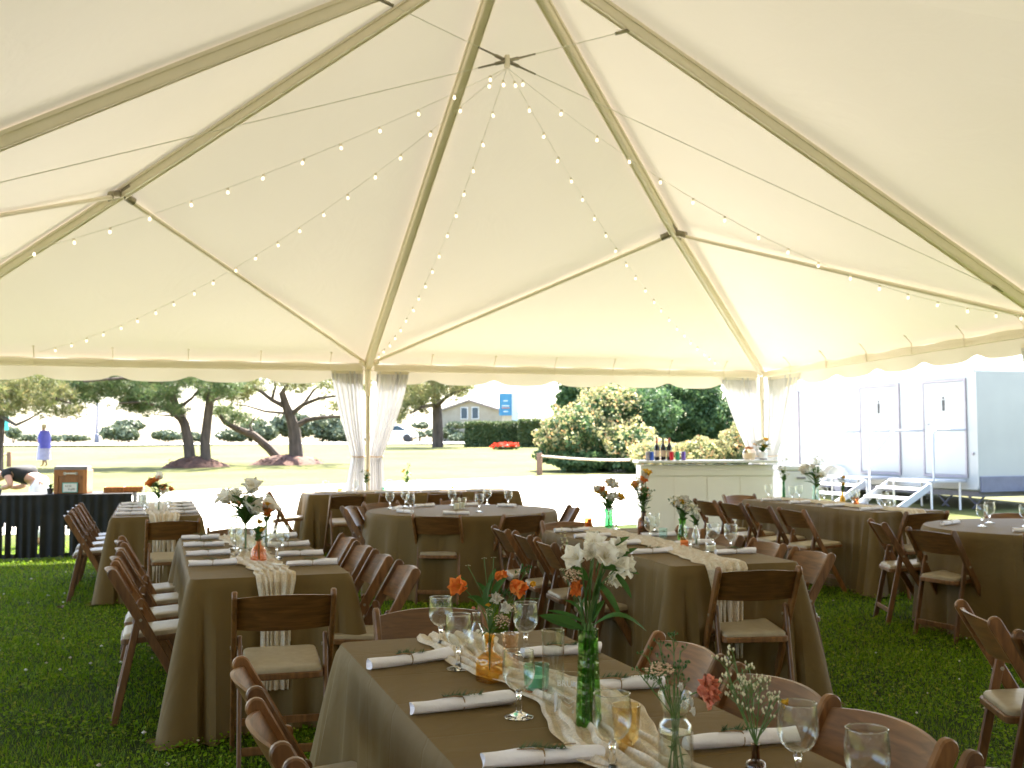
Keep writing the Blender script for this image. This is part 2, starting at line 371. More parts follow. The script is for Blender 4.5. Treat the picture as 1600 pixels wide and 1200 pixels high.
def needles_in(ells, size, per=9, seed=1, clump=.42):
    """pine tufts gathered in clumps along the twigs: thin needles fanning up and out, sky between the clumps"""
    g = np.random.default_rng(seed); P = []; A = []
    for c, r, n in ells:
        m = max(3, n//16); d = unit(g.normal(size=(m, 3))); C = np.array(c)+d*(.25+.75*g.random((m, 1)))*np.array(r)
        C = np.repeat(C, 16, 0); off = unit(g.normal(size=(len(C), 3)))*g.random((len(C), 1))**.6*np.array([1, 1, .55])*clump*(size/.3)
        P.append(C+off); A.append(unit(off))
    P = np.repeat(np.concatenate(P), per, 0); A = np.repeat(np.concatenate(A), per, 0); n = len(P)
    a = unit(g.normal(size=(n, 3))*.8+A*.7+np.array([0, 0, .45])); b = unit(np.cross(a, g.normal(size=(n, 3))))
    L = size*(.6+.7*g.random((n, 1)))
    v = np.stack([P-b*size*.045, P+b*size*.045, P+a*L+b*size*.012], 1).reshape(-1, 3)
    return v, np.arange(3*n).reshape(-1, 3)
def copy_tree(o, parent=None):
    c = o.copy(); COL.objects.link(c)
    if parent is not None: c.parent = parent
    for ch in list(o.children): copy_tree(ch, c)
    return c
def ground_z(x, y):
    d = (x-CAMP.x)*.315+(y-CAMP.y)*.949
    return .018*min(max(0., d-14), 76) if d > 14 else 0.
FR = Vector((.949, -.315, 0)); FD = Vector((.315, .949, 0))       # right and away, as a viewer in the tent would say it
def loc(base, r, u, d=0): return Vector(base)+FR*r+FD*d+Vector((0, 0, u))

# ---------------------------------------------------------------- the setting: lawn, path, road
def lawn_material():
    MM, n, l, b = newmat('lawn')
    tc = n.new('ShaderNodeTexCoord'); sx = n.new('ShaderNodeSeparateXYZ'); l.new(tc.outputs['Object'], sx.inputs[0])
    def math_(op, a, b_=None):
        k = n.new('ShaderNodeMath'); k.operation = op
        for i, q in enumerate((a, b_)):
            if q is None: continue
            if isinstance(q, (int, float)): k.inputs[i].default_value = q
            else: l.new(q, k.inputs[i])
        return k.outputs[0]
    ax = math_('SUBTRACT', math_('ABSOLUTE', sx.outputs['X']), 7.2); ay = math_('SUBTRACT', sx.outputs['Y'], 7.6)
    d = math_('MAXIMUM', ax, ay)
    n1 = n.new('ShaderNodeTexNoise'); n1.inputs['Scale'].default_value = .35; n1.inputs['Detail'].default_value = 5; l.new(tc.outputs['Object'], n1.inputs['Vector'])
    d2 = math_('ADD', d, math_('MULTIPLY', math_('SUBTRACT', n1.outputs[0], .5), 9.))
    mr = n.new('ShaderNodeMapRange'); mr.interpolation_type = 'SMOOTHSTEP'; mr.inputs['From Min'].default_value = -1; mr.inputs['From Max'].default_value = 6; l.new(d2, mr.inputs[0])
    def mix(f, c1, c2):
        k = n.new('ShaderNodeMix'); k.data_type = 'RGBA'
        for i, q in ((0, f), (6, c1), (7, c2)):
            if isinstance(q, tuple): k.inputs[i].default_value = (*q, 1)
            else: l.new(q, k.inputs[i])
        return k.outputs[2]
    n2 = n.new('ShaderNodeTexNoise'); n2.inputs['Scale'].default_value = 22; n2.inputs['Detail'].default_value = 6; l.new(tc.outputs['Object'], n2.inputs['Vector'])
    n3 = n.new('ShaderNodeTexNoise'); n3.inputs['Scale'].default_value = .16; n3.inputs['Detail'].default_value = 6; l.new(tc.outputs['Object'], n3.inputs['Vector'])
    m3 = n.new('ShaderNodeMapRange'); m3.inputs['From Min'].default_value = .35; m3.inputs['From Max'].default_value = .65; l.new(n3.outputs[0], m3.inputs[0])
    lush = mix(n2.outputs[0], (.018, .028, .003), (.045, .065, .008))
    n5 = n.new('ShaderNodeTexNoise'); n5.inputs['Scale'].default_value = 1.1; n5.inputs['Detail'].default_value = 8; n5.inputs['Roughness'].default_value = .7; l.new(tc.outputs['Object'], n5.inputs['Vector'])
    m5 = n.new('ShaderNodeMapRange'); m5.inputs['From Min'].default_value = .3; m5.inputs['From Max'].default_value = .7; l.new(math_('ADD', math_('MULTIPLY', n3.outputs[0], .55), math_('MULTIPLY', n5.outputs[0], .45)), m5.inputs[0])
    dry = mix(m5.outputs[0], (.058, .076, .018), (.150, .138, .056))  # dry grass tone that also carries the sun's washed-out glare beyond the tent
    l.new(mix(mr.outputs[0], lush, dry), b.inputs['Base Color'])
    bp = n.new('ShaderNodeBump'); bp.inputs['Strength'].default_value = .9; bp.inputs['Distance'].default_value = .03
    n4 = n.new('ShaderNodeTexNoise'); n4.inputs['Scale'].default_value = 45; n4.inputs['Detail'].default_value = 6; l.new(tc.outputs['Object'], n4.inputs['Vector'])
    l.new(n4.outputs[0], bp.inputs['Height']); l.new(bp.outputs[0], b.inputs['Normal'])
    setin(b, rough=.95, spec=.1)
    return MM
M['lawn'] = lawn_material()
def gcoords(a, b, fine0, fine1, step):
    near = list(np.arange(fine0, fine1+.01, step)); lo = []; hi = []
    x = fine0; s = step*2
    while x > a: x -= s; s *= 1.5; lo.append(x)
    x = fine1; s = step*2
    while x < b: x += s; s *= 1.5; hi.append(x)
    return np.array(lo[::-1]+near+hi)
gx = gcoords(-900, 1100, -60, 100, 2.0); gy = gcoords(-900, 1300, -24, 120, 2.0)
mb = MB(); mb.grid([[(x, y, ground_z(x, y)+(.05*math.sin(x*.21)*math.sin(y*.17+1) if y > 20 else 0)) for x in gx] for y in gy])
tag(mb.build('lawn', 'lawn'), 'mown summer lawn, green under the tent, dry and tinted with washed-out sunlight beyond', 'lawn', kind='structure')

# pale path that passes outside the open end of the tent
mb = MB(); edge0 = [(-8.5, 9.2), (-4.8, 9.2), (-2, 7.9), (1, 7.4), (4, 7.3), (7, 7.5), (9.6, 7.6)]
edge1 = [(-9.5, 15.5), (-5.5, 17.2), (-1.4, 19.8), (4.0, 21.6), (8, 22.6), (11, 22.6), (13.5, 21.4)]
rows = []
for (a, b) in zip(edge0, edge1):
    rows.append([(a[0]+(b[0]-a[0])*t, a[1]+(b[1]-a[1])*t, ground_z(a[0]+(b[0]-a[0])*t, a[1]+(b[1]-a[1])*t)+.012) for t in np.linspace(0, 1, 9)])
mb.grid(rows); tag(mb.build('path', 'path'), 'pale sunlit path outside the tent', 'path', kind='structure')
# road across the far side of the lawn
def strip(name, y0, y1, mat, dz, x0=-160, x1=200, lab=None):
    mb = MB(); xs = np.linspace(x0, x1, 60)
    def pt(x, d):   # at distance d along the look direction
        y = (d-(x-CAMP.x)*.315)/.949+CAMP.y
        return (x, y, ground_z(x, y)+dz)
    mb.grid([[pt(x, y0+(y1-y0)*t) for x in xs] for t in np.linspace(0, 1, 5)])
    return tag(mb.build(name, mat), lab, name, kind='structure')
strip('road', 82, 99, 'road', .10, lab='pale grey road beyond the lawn')

# grass blades on the ground in and around the tent
def grass():
    g = np.random.default_rng(3); P = []
    for x0 in np.arange(-8, 9, 1.0):
        for y0 in np.arange(-8, 9, 1.0):
            c = np.array([x0+.5-CAMP.x, y0+.5-CAMP.y]); dep = c@np.array([.315, .949]); rr = c@np.array([.949, -.315])
            if dep < 1.3 or abs(rr) > dep*.55+1.4: continue
            n = int(5200 if dep < 5 else 3600 if dep < 8 else 2200 if dep < 11 else 1200)
            P.append(np.c_[x0+g.random(n), y0+g.random(n), np.full(n, dep)])
    P = np.concatenate(P); n = len(P)
    wdt = np.where(P[:, 2] < 6, .0032, np.where(P[:, 2] < 10, .0045, .007))*(.7+.6*g.random(n))
    h = .022+.034*g.random(n)**1.5
    clump = .5+.5*np.sin(P[:, 0]*3.1+2*np.sin(P[:, 1]*2.3))*np.sin(P[:, 1]*2.7+1.5*np.sin(P[:, 0]*1.9))
    h *= .75+.6*clump
    a = g.random(n)*6.283; lean = (.15+.9*g.random(n))*h
    d = np.c_[np.cos(a), np.sin(a)]; s = np.c_[-np.sin(a), np.cos(a)]
    base = np.c_[P[:, :2], np.zeros(n)-.004]
    def p(t, wk): return base+np.c_[d*(lean*t*t)[:, None]+s*(wdt*wk)[:, None], h*t*(1-.25*t)]
    v = np.stack([p(0, -.5), p(0, .5), p(.55, .42), p(.55, -.42), p(1., 0)], 1).reshape(-1, 3)
    i = np.arange(n)[:, None]*5
    f = np.concatenate([i+np.array([[0, 1, 2]]), i+np.array([[0, 2, 3]]), i+np.array([[3, 2, 4]])], 0)
    o = npmesh('grass', v, f, 'grass')
    tag(o, 'short green grass growing under the tent', 'grass', kind='stuff')
M['grass'] = leafmat('grass_blade', (.080, .155, .004), (.20, .33, .010), (.32, .31, .04), trans=.4, rough=.6, spec=.08)
grass()
def clover():
    g = np.random.default_rng(5); mb = MB()
    for k in range(400):
        x = -6.4+4.6*g.random(); y = -6+10*g.random()
        if math.sin(x*2.2+y)+math.sin(y*1.7-x) < -.6: continue
        mb.blob((x, y, .030+.016*g.random()), .0085+.005*g.random(), 6, .75)
    for k in range(70):
        x = .8+5*g.random(); y = -5+4.5*g.random(); mb.blob((x, y, .032), .006+.003*g.random(), 5, .8)
    tag(mb.build('clover', 'pinkwhite'), 'tiny pale clover heads dotted over the grass', 'clover', kind='stuff')
M['pinkwhite'] = leafmat('clover_head', (.55, .42, .33), (.74, .70, .60), trans=.2)
def clover_leaves():
    g = np.random.default_rng(8); P = []
    for x0 in np.arange(-8, 9, 1.0):
        for y0 in np.arange(-8, 8, 1.0):
            c = np.array([x0+.5-CAMP.x, y0+.5-CAMP.y]); dep = c@np.array([.315, .949]); rr = c@np.array([.949, -.315])
            if dep < 1.3 or abs(rr) > dep*.55+1.4: continue
            n = int(2100 if dep < 6 else 1500 if dep < 9 else 700); q = np.c_[x0+g.random(n), y0+g.random(n)]
            keep = np.sin(q[:, 0]*2.9+1.7*np.sin(q[:, 1]*2.1))*np.sin(q[:, 1]*3.3+q[:, 0]) > -.45+.5*(g.random(n)-.5); P.append(q[keep])
    P = np.concatenate(P); n = len(P); P = np.c_[P, .018+.030*g.random(n)]
    a = unit(np.c_[g.normal(size=(n, 2)), .35*g.normal(size=n)]); nn = unit(np.c_[.55*g.normal(size=(n, 2)), np.ones(n)]); b = unit(np.cross(nn, a)); L = (.010+.010*g.random(n))[:, None]
    v = np.stack([P-a*L*.5, P-a*L*.1+b*L*.42, P+a*L*.4+b*L*.30, P+a*L*.5, P+a*L*.4-b*L*.30, P-a*L*.1-b*L*.42], 1).reshape(-1, 3)
    tag(npmesh('clover_leaves', v, np.arange(6*n).reshape(-1, 6), 'grass'), 'small clover leaves mixed into the lawn under the tent', 'clover', kind='stuff')
clover_leaves()
clover()
# a few dry leaves lying on the grass
def dry_leaf(x, y, a, lab):
    mb = MB(); ca, sa = math.cos(a), math.sin(a); rows = []
    for t in np.linspace(0, 1, 6):
        w = .028*math.sin(math.pi*min(1, t*.9+.05))**.8
        rows.append([(x+ca*(t-.5)*.09-sa*u*w, y+sa*(t-.5)*.09+ca*u*w, .05+.012*math.sin(t*5)+abs(u)*.012) for u in (-1, 0, 1)])
    mb.grid(rows); tag(mb.build('fallen_leaf', 'timber'), lab, 'leaf', 'dry leaves on the grass')
dry_leaf(-3.93, -1.7, .5, 'dry tan leaf lying on grass left of the chairs in the open')
dry_leaf(-3.62, 1.1, 2.0, 'dark curled leaf on grass under the left row of chairs')

# ---------------------------------------------------------------- the tent
nM, nB, nR = V(-.066, 6.1, 2.50), V(6.228, 6.1, 2.50), V(6.1, .054, 2.63)
nA, nL, nP = V(-6.2, 6.1, 2.50), V(-6.1, 0, 2.60), V(.02, 0, 5.85)
nHB, nHA = V(3.27, 3.27, 4.05), V(-3.255, 3.27, 4.09)
BK = [V(6.1, -6.1, 2.6), V(6.1, -12.2, 2.6)]; BL = [V(-6.1, -6.1, 2.6), V(-6.1, -12.2, 2.6)]
nP1 = V(0, -6.1, 5.85); nBM = V(0, -12.2, 2.6)
tent = thing('frame_tent', 'large cream frame tent with peaked canopy over the tables', 'tent', (0, 0, 0))
def panel(name, a, b, c, sag=.05, up=.062, n=18):
    mb = MB(); vs = []; idx = {}; fs = []
    nn = (b-a).cross(c-a).normalized(); nn = nn if nn.z > 0 else -nn
    for i in range(n+1):
        for j in range(n+1-i):
            u, v = i/n, j/n; w = 1-u-v
            p = a*w+b*u+c*v+V(0, 0, sum((up if q.z > 4 else .02)*k for q, k in ((a, w), (b, u), (c, v))))-V(0, 0, sag*27*u*v*w)
            p += nn*(.006*math.sin(p.x*3+p.y*5)*27*u*v*w)
            idx[i, j] = len(vs); vs.append(p)
    for i in range(n):
        for j in range(n-i):
            fs.append((idx[i, j], idx[i+1, j], idx[i, j+1]))
            if j < n-i-1: fs.append((idx[i+1, j], idx[i+1, j+1], idx[i, j+1]))
    mb.add(vs, fs); return mb.build(name, 'canvas', tent)
def out(p, k=.10):   # eave points a little outside the beam so the canvas wraps over it
    q = p.copy(); q.x += k*(1 if p.x > 1 else -1 if p.x < -1 else 0); q.y += k*(1 if p.y > 5 else -1 if p.y < -12 else 0); q.z += .02
    return q
for a, b in ((nA, nM), (nM, nB), (nB, nR), (nL, nA), (BK[1], nBM), (nBM, BL[1])):
    panel('canopy_panel', nP if a.y > -1 or b.y > -1 else nP1, out(a), out(b))
for s, side in ((1, [nR]+BK), (-1, [nL]+BL)):
    panel('canopy_panel', nP, out(side[0]), out(side[1])); panel('canopy_panel', nP, nP1, out(side[1])); panel('canopy_panel', nP1, out(side[1]), out(side[2]))
def beam(name, p, q, w, h, mat='alu', lip=True, parent=tent, drop=0):
    """box-section bar from p to q with raised lips along its lower edges"""
    mb = MB(); t = (q-p).normalized(); sd = t.cross(V(0, 0, 1)).normalized(); u = sd.cross(t)
    def bar(x0, x1, z0, z1):
        vs = []
        for P_ in (p, q):
            vs += [P_+sd*x0+u*z0, P_+sd*x1+u*z0, P_+sd*x1+u*z1, P_+sd*x0+u*z1]
        mb.add(vs, [(3, 2, 1, 0), (4, 5, 6, 7), (0, 1, 5, 4), (1, 2, 6, 5), (2, 3, 7, 6), (3, 0, 4, 7)])
    bar(-w/2, w/2, -h/2-drop, h/2-drop)
    if lip:
        bar(-w/2-.012, -w/2-.001, h/2-drop-.035, h/2-drop-.004); bar(w/2+.001, w/2+.012, h/2-drop-.035, h/2-drop-.004)
        bar(-w/2+.004, -w/2+.016, -h/2-drop-.010, -h/2-drop-.001); bar(w/2-.016, w/2-.004, -h/2-drop-.010, -h/2-drop-.001)
    return mb.build(name, mat, parent, smooth=False)
for q in (nM, nR, nL): beam('rafter', nP, q, .085, .115)
for h_, q in ((nHA, nA), (nHB, nB)): beam('hip_rafter', nP, h_, .08, .105); beam('hip_rafter', h_, q, .07, .09)
beam('rafter', nP1, BK[0], .085, .115); beam('rafter', nP1, BL[0], .085, .115)
for q in (BK[1], BL[1], nBM): beam('hip_rafter', nP1, q, .085, .115)
beam('ridge_bar', nP, nP1, .085, .115)
def rod(name, p, q, r, mat='alu', parent=tent, n=10):
    return MB().tube([p, q], r, n).build(name, mat, parent)
def towards(a, b, d): return a+(b-a).normalized()*d
for a, b in ((nM, nHB), (nR, nHB), (nM, nHA), (nL, nHA)): rod('diagonal_brace', towards(a, b, .12)+V(0, 0, .02), towards(b, a, .10)-V(0, 0, .02), .024)
# joints: sleeve and bolts where the braces meet the hips, and at the eave nodes
for c, dirs in ((nHA, (nP, nA, nM, nL)), (nHB, (nP, nB, nM, nR)), (nM, (nP, nHA, nHB)), (nB, (nHB,)), (nR, (nP, nHB)), (nP, (nM, nR, nL, nHA, nHB))):
    mb = MB()
    for d in dirs: mb.tube([c+(d-c).normalized()*.04, c+(d-c).normalized()*.17], .044 if c is not nM else .036, 10)
    for k in range(4): mb.blob((c.x+.07*math.cos(k*1.6+.4), c.y+.07*math.sin(k*1.6+.4), c.z-.055), .016)
    j = mb.build('joint_fitting', 'steel' if c in (nHA, nHB) else 'alu', tent)
# crown bar stub
rod('crown_tie', nP+V(.04, -.55, -.12), nP+V(.62, -.30, -.36), .03)
# eave beams with a groove, valance behind them, straps and legs
EAVES = [(nA, nM), (nM, nB), (nB, nR), (nL, nA), (nR, BK[0]), (BK[0], BK[1]), (BL[0], nL), (BL[1], BL[0]), (nBM, BL[1]), (BK[1], nBM)]
for a, b in EAVES:
    p, q = towards(a, b, .09), towards(b, a, .09)
    e = beam('eave_beam', p-V(0, 0, .005), q-V(0, 0, .005), .06, .045, lip=False)
    for zz, hh, ww in ((-.055, .04, .06), (-.031, .014, .04)):
        g_ = beam('rail', p+V(0, 0, zz), q+V(0, 0, zz), ww, hh, lip=False, parent=e)
def valance(a, b):
    d = (b-a); ln = d.length; t = d.normalized(); nrm = V(t.y, -t.x, 0); c = (a+b)/2
    if nrm.dot(V(c.x, c.y+6.1, 0)) < 0: nrm = -nrm
    mb = MB(); n = int(ln/.04); per = .94; rows = [[], [], []]
    for i in range(n+1):
        s = ln*i/n; p = a+t*s+nrm*(.10+.008*math.sin(s*7))
        cusp = .055*abs(math.cos(math.pi*s/per))**11
        rows[0].append(p+V(0, 0, .07)); rows[1].append(p+V(0, 0, -.09)+nrm*.006*math.sin(s*4.1))
        rows[2].append(p+V(0, 0, -.235+cusp-.018*math.sin(math.pi*s/per)**2)+nrm*(.012*math.sin(s*6.3)))
    mb.grid(rows); mb.build('valance', 'valance', tent)
for a, b in EAVES[:5]: valance(a, b)
for a, b in EAVES[:3]:
    t = (b-a).normalized(); L_ = (b-a).length; nrm = V(t.y, -t.x, 0); c = (a+b)/2
    if nrm.dot(V(c.x, c.y+6.1, 0)) > 0: nrm = -nrm
    k = .9
    while k < L_-.3:
        p = a+t*k
        MB().tube([p+V(0, 0, .15)+nrm*.13, p+V(0, 0, .06)+nrm*.045, p-V(0, 0, .09)+nrm*.04], .006, 6).blob(tuple(p+V(0, 0, .16)+nrm*.14), .022, 8).build('strap', 'alu', tent); k += .94
LEGS = [nA, nM, nB, nR, nL]+BK+BL+[nBM]
for q in LEGS:
    mb = MB(); mb.lathe([(.032, 0), (.032, q.z-.06)], 14, (q.x, q.y, 0), cap1=True)
    lg = mb.build('tent_leg', 'alu', tent)
    MB().box((q.x, q.y, .006), (.2, .2, .012)).build('foot_plate', 'steel', lg)
    MB().box((q.x, q.y-.034, q.z/2), (.012, .006, q.z-.5)).build('leg_slot', 'steel', lg)
    MB().lathe([(.04, q.z-.42), (.04, q.z-.05)], 14, (q.x, q.y, 0), cap1=True).build('sleeve', 'alu', lg)
    MB().tube([V(q.x, q.y-.05, q.z-.44), V(q.x, q.y+.05, q.z-.44)], .009, 6).build('pin', 'steel', lg)
MB().tube([nR+V(-.35, 0, .15), nR+V(-.05, 0, -.35)], .02, 8).build('knee_brace', 'alu', tent)

# crossed tension cables and their centre hub under the peak
hub = V(.0, 0, 4.76)
tc_ = thing('tension_cable', 'crossed steel tension cables meeting at a small hub below the tent peak', 'cable', hub)
ends = [nP+(nR-nP)*.19-V(0, 0, .06), nP+(nL-nP)*.88-V(0, 0, .06), nP+(nL-nP)*.19-V(0, 0, .06), nP+(nR-nP)*.88-V(0, 0, .06)]
for e in ends:
    e = e-hub; d = e.normalized()
    MB().tube([d*.28, d*(e.length-.1)], .004, 6).build('cable', 'cablewhite', tc_)
    MB().tube([d*.03, d*.11, d*.12, d*.28], [.017, .017, .010, .008], 8).build('turnbuckle', 'steel', tc_)
    MB().tube([d*(e.length-.14), d*e.length], .016, 8).build('cable_clip', 'steel', tc_)
MB().lathe([(.0, -.06), (.026, -.06), (.026, .05), (.0, .05)], 12).build('hub', 'alu', tc_)

# strings of festoon bulbs from the hub to the eaves
bulb_me = MB().lathe([(.003, -.048), (.009, -.045), (.0135, -.036), (.0125, -.024), (.008, -.014), (.007, -.008)], 12).mesh('bulb', M['bulb'])
sock_me = MB().lathe([(.012, -.014), (.013, .004), (.008, .012)], 10, cap1=True).mesh('socket', M['alu'])
STR = [((-6.1, 2.2, 2.65), .28, 'string of small bulbs from tent hub to the left side eave'),
       ((-4.3, 6.05, 2.6), .38, 'string of small bulbs running from tent hub to the left end eave'),
       ((.03, 6.0, 2.62), .40, 'string of small bulbs from tent hub down to the middle curtained leg'),
       ((5.5, 6.05, 2.6), .36, 'string of small bulbs from tent hub to the eave above the bar'),
       ((6.0, .12, 2.72), .50, 'string of small bulbs from tent hub to the right side leg')]
for e, sag, lab in STR:
    o = thing('string_light', lab, 'string lights', hub-V(0, 0, .06), 0, 'strings of festoon bulbs under the canopy')
    E_ = V(*e)-V(*o.location); pts = [E_*t-V(0, 0, sag*4*t*(1-t)) for t in np.linspace(0, 1, 40)]
    MB().tube(pts, .0025, 5).build('wire', 'cablewhite', o)
    L_ = E_.length; k = .12+rnd.random()*.1
    while k < L_-.15:
        t = k/L_; p = E_*t-V(0, 0, sag*4*t*(1-t)+.008)
        b = bpy.data.objects.new('bulb', bulb_me); link(b, o); b.location = p; b.rotation_euler = (rnd.uniform(-.25, .25), rnd.uniform(-.25, .25), 0)
        s_ = bpy.data.objects.new('socket', sock_me); link(s_, b); k += .36+rnd.uniform(-.03, .03)

# gathered curtains tied back at the legs
M['curtain'] = thin('curtain', (.62, .62, .63), (.69, .69, .70), .10, scale=4)
def curtain(base, ax, tops, pinch, bots, zp, lab, ztop=2.44, off=.0):
    o = thing('curtain', lab, 'curtain', base, 0, 'white curtains tied back at the tent legs'); ax = V(*ax).normalized(); nrm = V(-ax.y, ax.x, 0)
    rows = []
    for i in range(31):
        v = i/30; z = ztop*(1-v)+.02*v; row = []
        zz = (ztop-z)/(ztop-zp) if z > zp else (zp-z)/zp
        for j in range(61):
            u = j/60
            if z > zp:
                e = zz**1.35; a0 = tops[0]+(pinch[0]-tops[0])*e; a1 = tops[1]+(pinch[1]-tops[1])*e
            else:
                e = 1-(1-zz)**1.8; a0 = pinch[0]+(bots[0]-pinch[0])*e; a1 = pinch[1]+(bots[1]-pinch[1])*e
            wdt = abs(a1-a0); amp = .016+.03*(1-min(1, wdt/.5))
            row.append(ax*(a0+(a1-a0)*u)+nrm*(off+amp*math.sin(u*math.pi*13+v*2+1.2*math.sin(u*9))+.012*math.sin(u*31+v*4))+V(0, 0, z))
        rows.append(row)
    mb = MB(); mb.grid(rows); mb.build('drape', 'curtain', o)
    a0, a1 = pinch; c = (a0+a1)/2; r = abs(a1-a0)/2+.012
    MB().tube([ax*(c+r*math.cos(t))+nrm*(off+.06*math.sin(t))+V(0, 0, zp+.012*math.sin(t)) for t in np.linspace(0, 6.283, 25)], .010, 6, False).build('tie_back', 'kraft', o)
    rowsT = [[ax*(tops[0]+(tops[1]-tops[0])*u)+nrm*(off-.012)+V(0, 0, z) for u in np.linspace(0, 1, 8)] for z in (ztop+.05, ztop-.05)]
    MB().grid(rowsT).build('header_tape', 'valance', o)
curtain((nM.x, nM.y, 0), (1, 0, 0), (-.50, -.06), (-.20, -.03), (-.34, -.03), 1.24, 'white curtain tied back on the left of the middle tent leg', off=.07)
curtain((nM.x, nM.y, 0), (1, 0, 0), (.14, .60), (.03, .22), (.02, .26), 1.24, 'white curtain tied back on the right of the middle tent leg', off=.07)
curtain((nB.x, nB.y, 0), (1, 0, 0), (-.68, -.05), (-.17, -.02), (-.30, -.03), 1.2, 'white curtain tied back on the left of the corner leg by the bar', off=.07)
curtain((nB.x, nB.y, 0), (0, -1, 0), (.06, .95), (.03, .30), (.03, .4), 1.2, 'white curtain tied back to the right of the corner leg, before the trailer', off=.07)
curtain((nR.x, nR.y, 0), (0, 1, 0), (.05, .62), (.02, .18), (.02, .22), 1.2, 'white curtain bunched at the right edge tent leg', off=-.07)

# ---------------------------------------------------------------- folding chairs
def make_chair():
    t = thing('folding_chair', 'wooden folding chair', 'chair')
    TY, TZ, FY = -.25, .79, .21                       # top and foot of the long sloping posts, side view (y forward)
    d = V(0, FY-TY, -TZ).normalized(); pn = V(0, -d.z, d.y)
    def slope(z): return TY+(FY-TY)*(TZ-z)/TZ
    hw = .026; poly = []
    a = Vector((TY, TZ)); dd = Vector((d.y, d.z)); nn = Vector((-dd.y, dd.x))
    top = a+dd*hw
    for k in range(9):
        an = math.pi*k/8; poly.append(top+nn*hw*math.cos(an)-dd*hw*math.sin(an))
    bot = Vector((FY, 0)); poly += [Vector((slope(.0)-hw*.95-.006, .0)), Vector((slope(0)+hw*.95-.006, .0))]
    poly = [(p.x, p.y) for p in poly]
    area = sum(poly[i-1][0]*poly[i][1]-poly[i][0]*poly[i-1][1] for i in range(len(poly)))
    if area < 0: poly = poly[::-1]
    for s in (-1, 1):
        mb = MB(); mb.prism(poly, s*.211-.0115, s*.211+.0115, .0045, lambda y, z, x: (x, y, z)); mb.build('front_leg', 'wood', t)
    # rear legs, inside the posts
    for s in (-1, 1):
        y0, z0, y1 = slope(.545)+.004, .565, -.222; e = Vector((y1-y0, -z0)).normalized(); en = Vector((-e.y, e.x)); w = .019; pl = []
        tp = Vector((y0, z0))
        for k in range(7):
            an = math.pi*k/6; pl.append(tp+en*w*math.cos(an)-e*w*math.sin(an))
        pl += [Vector((y1-w, 0)), Vector((y1+w, 0))]
        pl = [(p.x, p.y) for p in pl]
        ar = sum(pl[i-1][0]*pl[i][1]-pl[i][0]*pl[i-1][1] for i in range(len(pl)))
        if ar < 0: pl = pl[::-1]
        MB().prism(pl, s*.186-.010, s*.186+.010, .004, lambda y, z, x: (x, y, z)).build('rear_leg', 'wood', t)
        MB().tube([(s*.172, slope(.53), .53), (s*.2265, slope(.53), .53)], .008, 8).build('hinge_pin', 'steel', t)
    # curved back panel
    rows0 = []; rows1 = []
    for i in range(7):
        r0 = []; r1 = []
        for j in range(15):
            x = -.199+.398*j/14; q = 1-(x/.199)**2
            zc = .615+(.148+.014*q)*i/6-.006*q*(1-i/6)
            y = slope(zc)-.036*q; r0.append((x, y-.006, zc)); r1.append((x, y+.006, zc))
        rows0.append(r0); rows1.append(r1)
    mb = MB(); mb.grid([r[::-1] for r in rows0]); mb.grid(rows1)
    nb = 7*15
    def strip2(i0, i1): mb.f.append((i0[0], i0[1], i1[1], i1[0]))
    for j in range(14):
        mb.f.append((6*15+14-j, 6*15+13-j, nb+6*15+j+1, nb+6*15+j)); mb.f.append((14-j, nb+j, nb+j+1, 13-j))
    mb.build('backrest', 'woodback', t)
    # seat: rounded wooden frame and a vinyl pad
    def rr(hx, y0, y1, rad, n=6):
        p = []
        for cx, cy, a0 in ((hx-rad, y1-rad, 0), (-hx+rad, y1-rad, 90), (-hx+rad, y0+rad, 180), (hx-rad, y0+rad, 270)):
            p += [(cx+rad*math.cos(R(a0+90*k/n)), cy+rad*math.sin(R(a0+90*k/n))) for k in range(n+1)]
        return p
    tilt = lambda x, y, z: (x, y, z+.07*(y))
    MB().prism(rr(.173, -.195, .215, .03), .412, .440, .004, tilt).build('seat_frame', 'wood', t)
    pad = MB(); P0 = rr(.166, -.185, .206, .035)
    rings = [(1, .4405), (1.0, .452), (.97, .460), (.90, .4635), (.5, .465)]
    for s_, z in rings: pad.v += [tilt(x*s_, (y-.01)*s_+.01, z) for x, y in P0]
    n = len(P0)
    for k in range(len(rings)-1):
        for i in range(n): pad.f.append((k*n+i, k*n+(i+1) % n, k*n+n+(i+1) % n, k*n+n+i))
    pad.f.append(tuple(range((len(rings)-1)*n, len(rings)*n)))
    pad.build('seat_pad', 'pad', t)
    MB().box((0, -.206, .105), (.352, .014, .036), bev=.003).build('stretcher', 'wood', t)
    MB().box((0, slope(.15), .15), (.398, .016, .034), bev=.003).build('stretcher', 'wood', t)
    MB().box((0, slope(.40)-.004, .395), (.398, .02, .03), bev=.003).build('stretcher', 'wood', t)
    return t
chair0 = make_chair(); used = [0]
def chair(x, y, dx, dy, lab, grp, jit=.05):
    """x, y: middle of the two post tops; dx, dy: the way the sitter looks"""
    o = chair0 if not used[0] else copy_tree(chair0); used[0] = 1
    d = V(dx, dy, 0).normalized(); a = rnd.uniform(-jit, jit); d.rotate(Matrix.Rotation(a, 3, 'Z'))
    o.location = V(x+rnd.uniform(-.012, .012), y+rnd.uniform(-.015, .015), 0)+d*.25; o.rotation_euler = (0, 0, math.atan2(-d.x, d.y)); tag(o, lab, 'chair', grp); return o
ORD = ['nearest', 'second nearest', 'third nearest', 'fourth nearest', 'farthest']
G1 = 'chairs at the near table'
for k, y in enumerate((-6.76, -6.21, -5.66)): chair(-2.63, y, 1, 0, 'wooden folding chair on the left of the near table, %s in its row' % ORD[k], G1)
